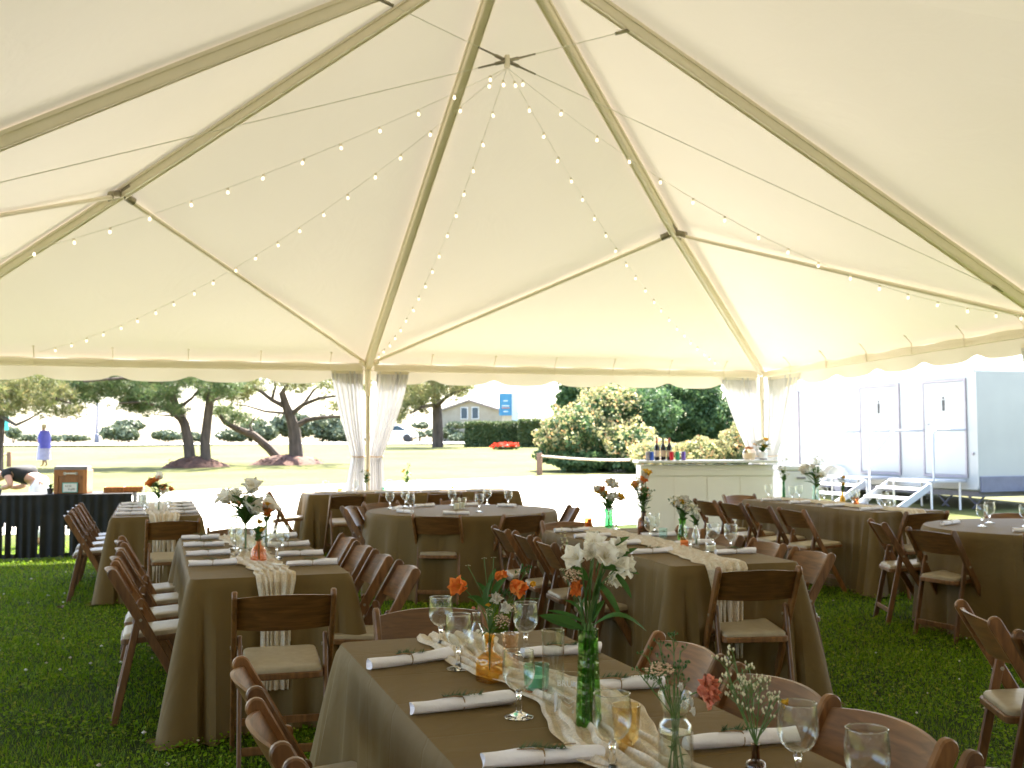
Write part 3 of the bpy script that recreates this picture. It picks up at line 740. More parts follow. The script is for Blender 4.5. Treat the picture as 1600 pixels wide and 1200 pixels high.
for k, y in enumerate((-7.17, -6.66, -6.22, -5.67)): chair(-1.25, y, -1, 0, 'wooden folding chair on the right of the near table, %s in its row' % ORD[k], G1)
chair(-1.86, -4.63, 0, -1, 'wooden folding chair at far end of near table, facing us', G1)
G2 = 'chairs at the left table'
for k, y in enumerate((-2.70, -2.15, -1.60, -1.05)): chair(-3.09, y, 1, 0, 'wooden folding chair on the left of left table with orange bottle, %s' % ORD[k], G2, .02)
for k, y in enumerate((-3.20, -2.60, -2.0, -1.40)): chair(-1.61, y, -1, 0, 'wooden folding chair on the right of left table with orange bottle, %s' % ORD[k], G2, .02)
chair(-2.33, -4.03, .02, 1, 'wooden folding chair seen from behind at near end of left table', G2)
chair(-2.27, -.30, 0, -1, 'wooden folding chair facing us at far end of left table, mostly hidden', G2)
G3 = 'chairs at the far left table'
for k, y in enumerate((1.87, 2.5, 3.1, 3.6)): chair(-3.64, y, 1, 0, 'wooden folding chair left of far left table by the black cloth, %s' % ORD[k], G3, .02)
chair(-2.72, .78, -.05, 1, 'wooden folding chair seen from behind at near end of far left table', G3)
G4 = 'chairs at the middle right table'
for k, (x, y) in enumerate(((-.50, -2.75), (-.47, -2.18), (-.44, -1.60), (-.41, -1.05))): chair(x, y, 1, -.06, 'wooden folding chair on left of table with brown bottle, %s' % ORD[k], G4)
chair(.035, -3.96, .2, .97, 'wooden folding chair seen from behind at near end of table with brown bottle', G4, 0)
for k, (x, y) in enumerate(((.80, -3.33), (.86, -2.72), (.90, -2.12), (.94, -1.55))): chair(x, y, -1, .06, 'wooden folding chair on right of table with brown bottle, %s' % ORD[k], G4)
chair(.30, -.55, .05, -1, 'wooden folding chair facing us at far end of table with brown bottle', G4)
G5 = 'chairs round the middle round table'
C6 = V(-.02, 1.42, 0)
def ring(c, deg, r, lab, grp):
    d = V(math.cos(R(deg)), math.sin(R(deg)), 0); p = c+d*r; return chair(p.x, p.y, -d.x, -d.y, lab, grp)
ring(C6, 242, 1.06, 'wooden folding chair with its back to us at middle round table', G5)
ring(C6, 160, 1.10, 'wooden folding chair at left of middle round table, the nearer of two', G5)
ring(C6, 138, 1.25, 'wooden folding chair at left of middle round table, the farther of two', G5)
ring(C6, 112, 1.45, 'wooden folding chair facing us behind left side of middle round table', G5)
ring(C6, 75, 1.55, 'wooden folding chair facing us straight behind middle round table', G5)
ring(C6, 285, 1.10, 'wooden folding chair at front right of middle round table, back to us', G5)
ring(C6, -10, 1.14, 'wooden folding chair with sunlit seat at right of middle round table', G5)
G6 = 'chairs along the far long table'
for k, x in enumerate((-.62, .0, .62, 1.24)): chair(x, 4.45, 0, 1, 'wooden folding chair along near side of far long table, %s from left' % ['first', 'second', 'third', 'fourth'][k], G6)
chair(-1.47, 5.55, 1, -.05, 'wooden folding chair standing side-on at left end of far long table', G6)
G7 = 'chairs at the table by the bar'
for k, y in enumerate((.10, .68, 1.25, 1.82)): chair(2.84, y, 1, 0, 'wooden folding chair on left of the table by the bar, %s in its row' % ORD[k], G7)
chair(3.72, -.72, .05, 1, 'wooden folding chair with its back to us at near end of table by the bar', G7)
chair(3.80, 2.72, 0, -1, 'wooden folding chair facing us at far end of table by the bar', G7)
G8 = 'chairs round the right round table'
chair(2.42, -2.33, 1, .08, 'wooden folding chair with back to us at right round table, nearest the lawn', G8)
chair(2.58, -1.50, 1, -.45, 'wooden folding chair side-on at left of right round table', G8)
chair(2.93, -3.02, .7, .8, 'wooden folding chair cut by right picture edge at round table', G8)
chair(4.35, -1.05, -.55, -1, 'wooden folding chair facing us behind right round table', G8)
G9 = 'chairs at the right edge'
chair(.08, -5.42, .87, -.42, 'wooden folding chair at right edge of view, farther of the pair', G9, 0)
chair(-.13, -6.05, 1, -.05, 'wooden folding chair at right edge of view, nearer of the pair', G9, 0)

# ---------------------------------------------------------------- cloth-covered tables
def cloth_rect(hx, hy, z=.765, seed=0, bottom=.012, flare=.03, corner=.15, amp=.034):
    g = random.Random(seed); per = []
    rad = .035
    for cx, cy, a0 in ((hx, hy, 0), (-hx, hy, 90), (-hx, -hy, 180), (hx, -hy, 270)):
        sx, sy = (1 if cx > 0 else -1), (1 if cy > 0 else -1)
        for k in range(17):
            a = R(a0+90*k/16); per.append((cx-sx*rad+rad*math.cos(a), cy-sy*rad+rad*math.sin(a), math.cos(a), math.sin(a), 0., (k/16-.5)))
        # straight run to the next corner
        if a0 in (0, 180): ln = 2*hx-2*rad; dx, dy = -sx, 0; nx, ny = 0, sy; st = (cx-sx*rad, cy)
        else: ln = 2*hy-2*rad; dx, dy = 0, -sy; nx, ny = sx, 0; st = (cx, cy-sy*rad)
        n = max(8, int(ln/.028))
        for k in range(1, n):
            s = ln*k/n; per.append((st[0]+dx*s, st[1]+dy*s, nx, ny, min(s, ln-s), 0.5 if s < ln/2 else -.5))
    N = len(per); ph = g.random()*6; rows = []
    lv = [0, .004, .012, .03, .07, .14, .24, .36, .5, .64, .78, .9, 1.0]
    H = z-bottom
    acc = 0; fold = []
    for i, (x, y, nx, ny, dist, u) in enumerate(per):
        acc += math.hypot(x-per[i-1][0], y-per[i-1][1]) if i else 0
        w = math.exp(-(dist/.15)**2)
        cf = .5+.5*math.cos(u*2*math.pi*1.0) if dist == 0 else 0
        f = .65*math.sin(acc*8.5+ph+1.5*math.sin(acc*2.1))+.35*math.sin(acc*17+ph*2+math.sin(acc*5))
        pk = .5-.5*math.cos(dist*6.283/.17+.25*math.sin(ph+acc*3)); near = math.exp(-dist/.34)*(pk**1.6*1.9-1)*(1 if dist > 0 else -1)
        fold.append((w, cf, f, near))
    for t in lv:
        r = []
        ease = t**.85
        for i, (x, y, nx, ny, dist, u) in enumerate(per):
            w, cf, f, near = fold[i]
            o = flare*ease+corner*ease*w*(.55+.45*cf)+amp*f*t**.8*(1-.4*w)+.058*near*t**.8*(1 if dist > 0 else .25)
            o += .010*min(1, t*30) if t < .04 else .010
            zz = z-.004*min(1, t/.012)-H*t+.006*math.sin(i*.37+ph)*t
            r.append((x+nx*o, y+ny*o, max(.006, zz)))
        rows.append(r+[r[0]])
    pool = []
    for i, (x, y, nx, ny, dist, u) in enumerate(per):      # the hem bunches a little on the grass, most at the corners
        k = .012+.05*fold[i][0]*(.6+.4*math.sin(i*.9+ph))+.010*math.sin(i*.23+ph)+.012*max(0, fold[i][2]); p = rows[-1][i]; pool.append((p[0]+nx*k, p[1]+ny*k, .010+.012*abs(math.sin(i*.31+ph))))
    rows.append(pool+[pool[0]])
    mb = MB(); mb.grid(rows)
    # top sheet
    c0 = len(mb.v); ny_ = 14; nx_ = 6
    top = [(x, y) for x, y, *_ in per]
    mb.v.append((0, 0, z)); 
    for i in range(N): mb.f.append((c0, i, (i+1) % N if i < N-1 else N)) if False else mb.f.append((c0, i, i+1))
    return mb
def cloth_round(r, z=.765, seed=0, bottom=.012, nf=15, amp=.055):
    N = 240; g = random.Random(seed); ph = g.random()*6; rows = []
    for t in [0, .004, .012, .03, .07, .14, .24, .36, .5, .64, .78, .9, 1.0]:
        rw = []
        for i in range(N):
            a = 6.28319*i/N; f = math.sin(a*nf+1.1*math.sin(a*3+ph)+ph)
            o = r+.012*min(1, t*40)+.055*t**.8+amp*t**.75*f*(.75+.25*math.sin(a*2+ph))+.01*t*math.sin(a*37+ph)
            rw.append((o*math.cos(a), o*math.sin(a), max(.006, z-.004*min(1, t/.012)-(z-bottom)*t)))
        rows.append(rw+[rw[0]])
    mb = MB(); mb.grid(rows); c0 = len(mb.v); mb.v.append((0, 0, z)); mb.f += [(c0, i, i+1) for i in range(N)]
    return mb
def table(name, lab, x, y, rz, mb, hx, hy, rnd_=0, mat='cloth', zt=.76):
    t = thing(name, lab, 'table', (x, y, 0), rz, 'cloth-covered dining tables')
    mb.build('tablecloth', mat, t)
    b = MB()
    if rnd_: b.lathe([(rnd_-.01, zt-.03), (rnd_-.004, zt-.004)], 48, cap1=True)
    else: b.box((0, 0, zt-.017), (2*hx-.02, 2*hy-.02, .026))
    b.build('tabletop', 'timber', t)
    for sx in (-1, 1):
        for sy in (-1, 1):
            q = (rnd_*.5 if rnd_ else hx-.12), (rnd_*.5 if rnd_ else hy-.3)
            MB().tube([(sx*q[0], sy*q[1], 0), (sx*q[0], sy*q[1], zt-.03)], .014, 8).build('leg', 'steel', t)
    return t
TZ_ = .766
table('banquet_table', 'near rectangular table in taupe cloth with white lilies in tall green vase', -1.915, -6.39, 0, cloth_rect(.375, 1.22, seed=2), .375, 1.22)
table('banquet_table', 'left rectangular table in taupe cloth with orange bottle at its near end', -2.32, -2.06, 0, cloth_rect(.39, 1.22, seed=5), .39, 1.22)
table('banquet_table', 'far left rectangular table in taupe cloth beside the black-skirted table', -2.86, 2.78, 0, cloth_rect(.39, 1.22, seed=8), .39, 1.22)
table('banquet_table', 'middle right rectangular table in taupe cloth with brown bottle of flowers', .19, -2.40, -R(4), cloth_rect(.375, 1.22, seed=11), .375, 1.22)
table('banquet_table', 'right rectangular table in taupe cloth in front of the white bar', 3.84, .83, -R(1), cloth_rect(.385, 1.22, seed=14), .385, 1.22)
table('banquet_table', 'far long table in taupe cloth before the middle curtained leg', .42, 5.52, R(90), cloth_rect(.38, 1.42, seed=17), .38, 1.42)
table('round_table', 'round table in taupe cloth in the middle of the tent', C6.x, C6.y, .3, cloth_round(.92, seed=3), 0, 0, .92)
C5 = V(3.62, -2.26, 0)
table('round_table', 'round table in taupe cloth cut by the right picture edge', C5.x, C5.y, 1.3, cloth_round(.92, seed=9), 0, 0, .92)

# runners of crinkled gauze
def runner(lab, c, rz, y0, y1, wv, drop0=0, drop1=0, width=.2, seed=0, out0=0, out1=0):
    """lies along local y from y0 to y1, with ends hanging over"""
    o = thing('table_runner', lab, 'table runner', (c[0], c[1], 0), rz, 'crinkled gauze table runners'); g = random.Random(seed); ph = g.random()*6
    pts = []
    n = int((y1-y0)/.02)
    if drop0: pts += [(y0-out0*.25-.004-.02*k/20, TZ_+.006-drop0*(1-k/20), 1-k/20) for k in range(20)]
    pts += [(y0+(y1-y0)*k/n, TZ_+.005, 0) for k in range(n+1)]
    if drop1: pts += [(y1+.004+.02*(1-k/20), TZ_+.006-drop1*(k+1)/20, (k+1)/20) for k in range(20)]
    rows = []; nc = 44
    for i, (y, z, dr) in enumerate(pts):
        cx = wv(y); w = width*(1+.12*math.sin(y*5+ph)+.05*math.sin(y*23+ph))*(1-.25*min(1, dr*4))
        row = []
        for j in range(nc+1):
            u = j/nc*2-1
            cr = .5+.5*math.sin(u*19+1.4*math.sin(y*3+ph)+.8*math.sin(y*9+u*3))
            cr2 = .5+.5*math.sin(u*41+y*6+ph)
            hgt = (.013*cr**1.5+.006*cr2)*(1-.6*abs(u)**6)
            x = cx+u*w/2+.006*math.sin(y*31+u*5)
            if dr: row.append((x, y+(-1 if y < (y0+y1)/2 else 1)*hgt*1.6, z))
            else: row.append((x, y+.004*math.sin(u*40), z+hgt))
        rows.append(row)
    mb = MB(); mb.grid(rows); mb.build('gauze', 'gauze', o); return o
runner('cream gauze runner winding down the near table', (-1.915, -6.39), 0, -1.18, 1.20, lambda y: .01+.035*math.sin(y*3.2+1.0)+.03*math.sin(y*7), width=.23, seed=3)
runner('cream gauze runner hanging over near end of left table behind the chair', (-2.32, -2.06), 0, -1.235, 1.2, lambda y: .0+.02*math.sin(y*4), drop0=.56, width=.22, seed=5)
runner('cream gauze runner hanging over near end of far left table', (-2.86, 2.78), 0, -1.235, 1.2, lambda y: .05+.02*math.sin(y*4), drop0=.60, width=.30, seed=6)
runner('cream gauze runner hanging off near end of table with brown bottle', (.19, -2.40), -R(4), -1.235, 1.2, lambda y: -.02+.05*math.sin(y*2.2+1), drop0=.50, width=.24, seed=7)
runner('cream gauze runner on the table in front of the bar', (3.84, .83), -R(1), -1.235, 1.2, lambda y: .0+.03*math.sin(y*3), drop0=.45, width=.26, seed=8)
runner('cream gauze runner along the far long table', (.42, 5.52), R(90), -1.3, 1.3, lambda y: .03*math.sin(y*3), width=.26, seed=9)

# ---------------------------------------------------------------- things on the tables
def goblet(x, y, lab, grp, z=TZ_, s=1., first=[None]):
    if first[0] is None:
        t = thing('wine_goblet', lab, 'glass', (0, 0, 0))
        MB().lathe([(.0055, .062), (.010, .0635), (.022, .070), (.032, .082), (.0375, .097), (.0390, .112), (.0378, .130), (.0355, .152), (.0350, .1545), (.0340, .152), (.0364, .130), (.0376, .112), (.0360, .098), (.031, .0835), (.021, .0718), (.009, .0665)], 32, cap0=False, cap1=True).build('bowl', 'clear', t)
        MB().lathe([(.034, .0), (.0345, .002), (.030, .0045), (.018, .008), (.0085, .013), (.0060, .020), (.0085, .028), (.0055, .036), (.0060, .050), (.0085, .056), (.0060, .0635)], 28, cap1=True).build('stem', 'stemglass', t)
        MB().tube([(.03480*math.cos(a), .0348*math.sin(a), .1542) for a in np.linspace(0, 6.283, 33)], .0012, 6, False).build('rim', 'stemglass', t)
        first[0] = t; o = t
    else: o = copy_tree(first[0])
    o.location = (x, y, z); o.rotation_euler = (0, 0, rnd.random()*6); o.scale = (s, s, s); return tag(o, lab, 'glass', grp)
def napkin(x0, y0, x1, y1, lab, grp, sprig=True, z=TZ_, seed=0):
    g = random.Random(seed); a, b = V(x0, y0, 0), V(x1, y1, 0); c = (a+b)/2; d = (b-a); L_ = d.length; d = d/L_
    o = thing('napkin_roll', lab, 'napkin', (c.x, c.y, z), math.atan2(d.y, d.x), grp)
    rows = []; n = 26
    for i in range(n+1):
        s = -L_/2+L_*i/n; r = .0176+.0006*math.sin(i*.5+seed)+.0016*math.sin(i*.21+seed*2)*.6+.0012*(s/L_*2); r -= .0028*math.exp(-(s/.011)**2)
        row = []
        for j in range(21):
            a_ = 6.283*j/20; rr = r*(1+.045*math.sin(a_*3+i*.12+seed)+.03*math.sin(a_*5-i*.2+seed))
            row.append((s+.003*math.sin(a_*2+seed), rr*1.15*math.cos(a_), max(.001, r*.92+rr*.92*math.sin(a_))))
        rows.append(row)
    mb = MB(); mb.grid(rows)
    for e, rv in ((0, 1), (n, 0)):       # the rolled end shows as a shallow spiral
        c_ = len(mb.v); rw = rows[e]; cx = rw[0][0]; mb.v += [(cx+(.008 if e == 0 else -.008), p[1]*.55, .016+(p[2]-.016)*.55) for p in rw]
        b0 = e*21; mb.f += [(b0+j, b0+j+1, c_+j+1, c_+j) for j in range(20)]; mb.f.append(tuple(range(c_, c_+20)))
    mb.build('napkin', 'napkin', o)
    tw = MB().tube([(.001*math.sin(k), .0172*math.cos(k), .0145+.0155*math.sin(k)) for k in np.linspace(0, 6.283, 17)], .0015, 5, False)
    tw.tube([(0, .004, .031), (.02, .015, .036), (.05, .01, .035), (.075, .018, .033)], .0012, 4); tw.tube([(0, -.004, .031), (-.025, -.01, .036), (-.055, -.002, .034)], .0012, 4)
    tw.build('twine', 'twine', o)
    if sprig:
        sp = MB(); pts = [(-.05+.10*k/8, .008*math.sin(k*.5), .033+.003*math.sin(k*.7)) for k in range(9)]
        for k in range(64):
            t = g.random(); p = V(*pts[0]).lerp(V(*pts[-1]), t); p.z = .034+.003*math.sin(t*6)
            a_ = g.random()*6.28; dr = V(.6*(1 if g.random() > .2 else -1), math.cos(a_)*.8, abs(math.sin(a_))*.7).normalized()*(.014+.010*g.random()); sd = dr.cross(V(0, 0, 1)).normalized()*.0021
            sp.add([p-sd, p+sd, p+dr], [(0, 1, 2)])
        sp.tube(pts, .0010, 4); sp.build('herb_sprig', 'rosemary', o)
    return o

# ---- flowers (all in the bouquet's own space; z = 0 is the table)
def frame(d):
    d = V(*d).normalized(); u = d.cross(V(0, 0, 1)); u = u.normalized() if u.length > .05 else V(1, 0, 0); return d, u, d.cross(u)
def petal(mb, c, ax, sd, l, w, a0, a1, cup=.25, n=6, ruff=0, ph=0):
    """one petal: starts at angle a0 from the flower axis, bends out to a1"""
    rows = []; p = V(*c); nb = ax.cross(sd)
    for i in range(n+1):
        t = i/n; a = a0+(a1-a0)*t; dr = ax*math.cos(a)+sd*math.sin(a); nr = ax*math.sin(a)-sd*math.cos(a)
        if i: p = p+dr*(l/n)
        ww = w*.5*max(.10*(1-t), math.sin(math.pi*(.06+.94*t)**.78)**.9) if ruff < .012 else w*.5*math.sin(math.pi*min(1, .12+t*.86))**.75
        rows.append([p+nb*ww*u+nr*(ww*cup*u*u+ruff*math.sin(u*6+ph+t*7)*t) for u in (-1, -.5, 0, .5, 1)])
    mb.grid(rows)
def lily(par, c, d, size, mat, name='lily_bloom', open_=1.15):
    ax, u, w = frame(d); mb = MB()
    for k in range(6):
        a = 6.283*k/6+.2; sd = u*math.cos(a)+w*math.sin(a)
        petal(mb, c, ax, sd, size*(1 if k % 2 else .95), size*(.92 if k % 2 else .70), .2, open_+rnd.uniform(-.25, .25), .35, 7, size*.085, k*1.7)
    o = mb.build(name, mat, par)
    st = MB()
    for k in range(6):
        a = k*1.05; e = V(*c)+ax*size*.52+(u*math.cos(a)+w*math.sin(a))*size*.13
        st.tube([V(*c), e], size*.012, 4); st.blob(tuple(e), size*.03, 5)
    st.build('stamen', 'cream' if mat != 'lilyorange' else 'yellow', o); return o
def carnation(par, c, d, size, mat, name='carnation_bloom', n=46):
    ax, u, w = frame(d); mb = MB(); g = random.Random(int(size*1e5))
    for k in range(n):
        a = g.random()*6.283; tl = (k/n)**.7*1.35
        sd = u*math.cos(a)+w*math.sin(a)
        petal(mb, c, ax, sd, size*(.75+.3*g.random()), size*.62, tl*.35, tl, .5, 4, size*.11, g.random()*6)
    return mb.build(name, mat, par)
def daisyball(par, c, d, size, mat='pinkbud', name='umbel', n=60):
    ax, u, w = frame(d); mb = MB(); g = random.Random(int(size*1e6)+n)
    st = MB()
    for k in range(n):
        r = math.sqrt(g.random()); a = g.random()*6.283; e = V(*c)+(u*math.cos(a)+w*math.sin(a))*size*r+ax*size*(.5-.28*r*r)
        mb.blob(tuple(e+V(0, 0, g.uniform(-.05, .05)*size)), size*.115, 5, .7)
        if k % 4 == 0: st.tube([V(*c)-ax*size*.4, e], size*.02, 3, False)
    o = mb.build(name, mat, par); st.build('umbel_stalk', 'stem', o); return o
def leaf(par, a, b, w, mat='leaf', bend=.25, name='leaf', tw=0.):
    a, b = V(*a), V(*b); d = b-a; L_ = d.length; d = d/L_; s = d.cross(V(0, 0, 1)); s = s.normalized() if s.length > .05 else V(1, 0, 0); s.rotate(Matrix.Rotation(tw, 3, d)); nn = s.cross(d); rows = []
    for i in range(9):
        t = i/8; ww = w*.5*math.sin(math.pi*min(1, .06+t*.94))**.8; p = a+d*L_*t+nn*(bend*L_*math.sin(math.pi*t)*.6)
        rows.append([p-s*ww+nn*ww*.35, p, p+s*ww+nn*ww*.35])
    return MB().grid(rows).build(name, mat, par)
def stem(par, pts, r=.0016, name='stem'):
    P = [V(*p) for p in pts]; Q = []
    for i in range(len(P)-1):
        p0, p1, p2, p3 = P[max(0, i-1)], P[i], P[i+1], P[min(len(P)-1, i+2)]
        for k in range(5):
            t = k/5; Q.append(.5*((2*p1)+(p2-p0)*t+(2*p0-5*p1+4*p2-p3)*t*t+(3*p1-p0-3*p2+p3)*t**3))
    Q.append(P[-1]); return MB().tube(Q, r, 5).build(name, 'stem', par)
def spray(par, base, top, spread, n, mat='cream', bud=.004, seed=0, name='filler_spray', el=1.4):
    """branching filler: a main stalk that forks into thin twigs with small buds"""
    g = random.Random(seed); mb = MB(); st = MB(); a, b = V(*base), V(*top); st.tube([a, a.lerp(b, .5), b], .0012, 4)
    for k in range(n):
        t = .35+.65*g.random(); p = a.lerp(b, t); e = p+V(g.uniform(-1, 1), g.uniform(-1, 1), g.uniform(.5, 1.3)).normalized()*spread*(1.15-t*.55)
        mid = p.lerp(e, .5)+V(0, 0, spread*.1); st.tube([p, mid, e], .0008, 3, False)
        for q in range(3):
            e2 = e+V(g.uniform(-1, 1), g.uniform(-1, 1), g.uniform(.2, 1)).normalized()*bud*3.2; st.tube([e, e2], .0006, 3, False); mb.blob(tuple(e2), bud*g.uniform(.7, 1.2), 5, el)
    o = mb.build(name, mat, par); st.build('twig', 'stem', o); o['kind'] = 'stuff'; return o
def vase_glass(name, lab, cat, x, y, prof, mat, n=28, inner=None, grp=None, **k):
    t = thing(name, lab, cat, (x, y, TZ_), rnd.random()*6 if not k.get('sq') else .45, grp)
    pr = list(prof); pr += [(max(.001, r-.0022), z-.0005) for r, z in reversed(prof[1:])]
    pr[len(prof)] = (prof[-1][0]-.0022, prof[-1][1]); pr[-1] = (max(.001, prof[1][0]-.003), prof[1][1]+.004)
    MB().lathe(pr, n, cap1=True, **k).build('glass_body', mat, t); return t
def bouquet(lab, x, y, cat='flowers', z=TZ_, rz=-YAW):
    return thing('bouquet', lab, cat, (x, y, z), rz, 'loose bouquets on the tables')
def ready_bouquet(lab, x, y, neck, hgt, spr, spec, seed, leaves=7):
    """a bouquet standing in a vase whose mouth is `neck` high; spec: list of (kind, material, size)"""
    g = random.Random(seed); o = bouquet(lab, x, y); spec = [(k_, m_, s_*(1.35 if k_ != 'spray' else 1.15)) for k_, m_, s_ in spec+spec]; n = len(spec)
    for i, (kind, mat, size) in enumerate(spec):
        a = 6.283*i*.382+g.random(); rr = spr*(.2+.8*((i*.618) % 1))*.95; tp = V(rr*math.cos(a), rr*math.sin(a), neck+hgt*(.22+.78*((i*.377+.2) % 1)))
        mid = V(tp.x*.25, tp.y*.25, neck+.25*(tp.z-neck)); dr = (tp-V(0, 0, neck-.02)).normalized()
        dr = (dr+V(g.uniform(-.3, .3), -.55, .15)).normalized()
        stem(o, [(g.uniform(-.006, .006), g.uniform(-.006, .006), .02), (g.uniform(-.004, .004), g.uniform(-.004, .004), neck), mid, tp])
        c = tuple(tp)
        if kind == 'lily': lily(o, c, dr, size, mat)
        elif kind == 'carn': carnation(o, c, dr, size, mat, n=26)
        elif kind == 'umbel': daisyball(o, c, (0, 0, 1), size, mat, n=36)
        elif kind == 'spray': spray(o, tuple(mid), (tp.x, tp.y, tp.z+.03), size, 9, mat, .0045, seed+i)
        elif kind == 'ball': carnation(o, c, dr, size, mat, 'round_bloom', n=20)
    for k in range(leaves*2):
        a = 6.283*k*.382+.7; r0 = spr*(.5+.6*g.random()); h = neck+hgt*(.05+.6*g.random())
        leaf(o, (0, 0, h-.03), (r0*math.cos(a), r0*math.sin(a), h+spr*g.uniform(-.1, .5)), .026+.016*g.random(), bend=g.uniform(.05, .35), tw=g.uniform(-.5, .5))
    return o
BOT = lambda r, h, nk, hn: [(r*.9, 0), (r, .004), (r, h*.82), (r*.85, h*.92), (nk*1.15, h), (nk, h+hn*.2), (nk, h+hn*.9), (nk*1.2, h+hn)]

# ---- near table
GN = 'wine goblets on the near table'
for x, y, l in ((-1.99, -5.35, 'clear wine goblet at far end of near table, left of clear bud vase'), (-2.03, -5.71, 'clear wine goblet just left of the square amber bottle'),
                (-1.77, -5.56, 'clear wine goblet at far right of near table behind green votive'), (-2.04, -6.29, 'clear wine goblet in front of the green votive'),
                (-2.005, -6.77, 'clear wine goblet in front of the amber tumbler'), (-1.70, -6.96, 'clear wine goblet at bottom right beside brown bud vase'),
                (-1.69, -7.16, 'clear wine goblet cut by bottom picture edge')): goblet(x, y, l, GN, s=1.03)
NN = 'napkin rolls on the near table'
napkin(-2.28, -5.63, -2.015, -5.56, 'white napkin roll with herb sprig, left side of near table, farthest', NN, seed=1)
napkin(-2.28, -6.18, -2.015, -6.16, 'white napkin roll with herb sprig, left side of near table, second nearest', NN, seed=2)
napkin(-2.24, -6.65, -1.99, -6.68, 'white napkin roll with herb sprig at bottom picture edge', NN, seed=3)
napkin(-1.80, -5.62, -1.545, -5.62, 'white napkin roll behind the tall green vase, right side of near table, farthest', NN, seed=4)
napkin(-1.82, -6.10, -1.57, -6.12, 'white napkin roll right of the tall green vase', NN, seed=5)
napkin(-1.79, -6.67, -1.53, -6.69, 'white napkin roll right of the clear carafe of carnation', NN, seed=6)
GV = 'vases and holders on the tables'
# clear bud vase, peach ribbed vase
vase_glass('bud_vase', 'small clear bud vase behind the amber bottle', 'vase', -1.91, -5.49, [(.026, 0), (.030, .004), (.031, .03), (.026, .06), (.013, .085), (.010, .105), (.014, .125)], 'clear', grp=GV)
vase_glass('ribbed_vase', 'peach ribbed glass vase with wavy rim behind amber bottle', 'vase', -1.90, -5.80, [(.024, 0), (.026, .004), (.025, .04), (.021, .075), (.024, .10), (.027, .112)], 'peach', 40, ribs=10, ramp=.05, grp=GV)
vase_glass('amber_bottle', 'square amber glass bottle holding orange lilies', 'bottle', -1.99, -5.89, [(.028, 0), (.030, .004), (.030, .058), (.027, .066), (.016, .078), (.013, .084), (.0125, .118), (.0155, .122), (.0155, .130)], 'amber', 32, sq=1., grp=GV)
t = vase_glass('votive_holder', 'green ribbed glass votive on a wooden foot', 'candle holder', -1.92, -6.08, [(.028, .014), (.031, .018), (.033, .05), (.034, .078)], 'teal', 64, ribs=24, ramp=.02, grp=GV)
MB().lathe([(.029, 0), (.031, .003), (.030, .013)], 28, cap1=True).build('wooden_foot', 'orangewood', t); MB().lathe([(.024, .02), (.025, .045)], 20, cap1=True).build('candle', 'wax', t)
vase_glass('tall_vase', 'tall slim green glass vase of white lilies', 'vase', -1.92, -6.44, [(.029, 0), (.031, .004), (.0305, .03), (.027, .10), (.0245, .17), (.0235, .20), (.0250, .208), (.0235, .214), (.0245, .228)], 'green', 36, grp=GV)
vase_glass('tumbler', 'amber faceted glass tumbler on a short foot', 'glass', -1.925, -6.66, [(.024, 0), (.025, .004), (.015, .013), (.018, .024), (.026, .036), (.028, .07), (.031, .105)], 'gold', 40, ribs=9, ramp=.025, grp=GV)
vase_glass('carafe', 'clear glass carafe with pinched neck holding a coral carnation', 'vase', -1.89, -6.82, [(.032, 0), (.035, .005), (.035, .088), (.032, .102), (.024, .112), (.0235, .120), (.029, .142), (.034, .162)], 'clear', grp=GV)
wt = thing('carafe_water', 'clear water inside the carafe', 'water', (-1.89, -6.82, TZ_)); MB().lathe([(.0315, .006), (.0318, .085), (.0005, .085)], 28).build('water', 'clear', wt)
vase_glass('bud_bottle', 'small brown bud bottle at bottom edge with white sprays', 'bottle', -1.775, -6.93, BOT(.020, .05, .008, .03), 'brown', grp=GV)
# lettered menu glass behind the green vase
t = vase_glass('candle_glass', 'tall clear glass cylinder behind the tall green vase', 'glass', -1.925, -6.22, [(.026, 0), (.028, .004), (.0275, .12), (.029, .19)], 'clear', grp=GV)
t = thing('sign_stand', 'small clear lettered table sign with white frame left of tall green vase', 'sign', (-1.925, -6.32, TZ_+.003), -YAW-.35)
MB().box((0, .012, .052), (.066, .003, .10), bev=.0008).build('acrylic_plate', 'clear', t)
for sx in (-1, 1): MB().box((sx*.034, .012, .024), (.005, .010, .048), bev=.001).build('frame_side', 'white', t)
MB().box((0, .012, .003), (.073, .030, .006), bev=.001).build('foot', 'white', t)
def text(par, s, size, locn, rot, mat, name='lettering', ext=.0004):
    cu = bpy.data.curves.new(name, 'FONT'); cu.body = s; cu.size = size; cu.align_x = 'CENTER'; cu.align_y = 'CENTER'; cu.extrude = ext
    tmp = bpy.data.objects.new(name, cu); COL.objects.link(tmp); bpy.context.view_layer.update()
    me = bpy.data.meshes.new_from_object(tmp); bpy.data.objects.remove(tmp); me.materials.clear(); me.materials.append(M[mat])
    o = link(bpy.data.objects.new(name, me), par); o.location = locn; o.rotation_euler = rot; return o
text(t, 'BRUNN', .021, (.006, .0085, .072), (R(90), 0, 0), 'white')
for k in range(3):
    MB().tube([(-.018+.004*k, .0085, .045-.012*k), (0, .0085, .037-.012*k), (.018-.004*k, .0085, .045-.012*k)], .0007, 4).build('ornament', 'white', t)

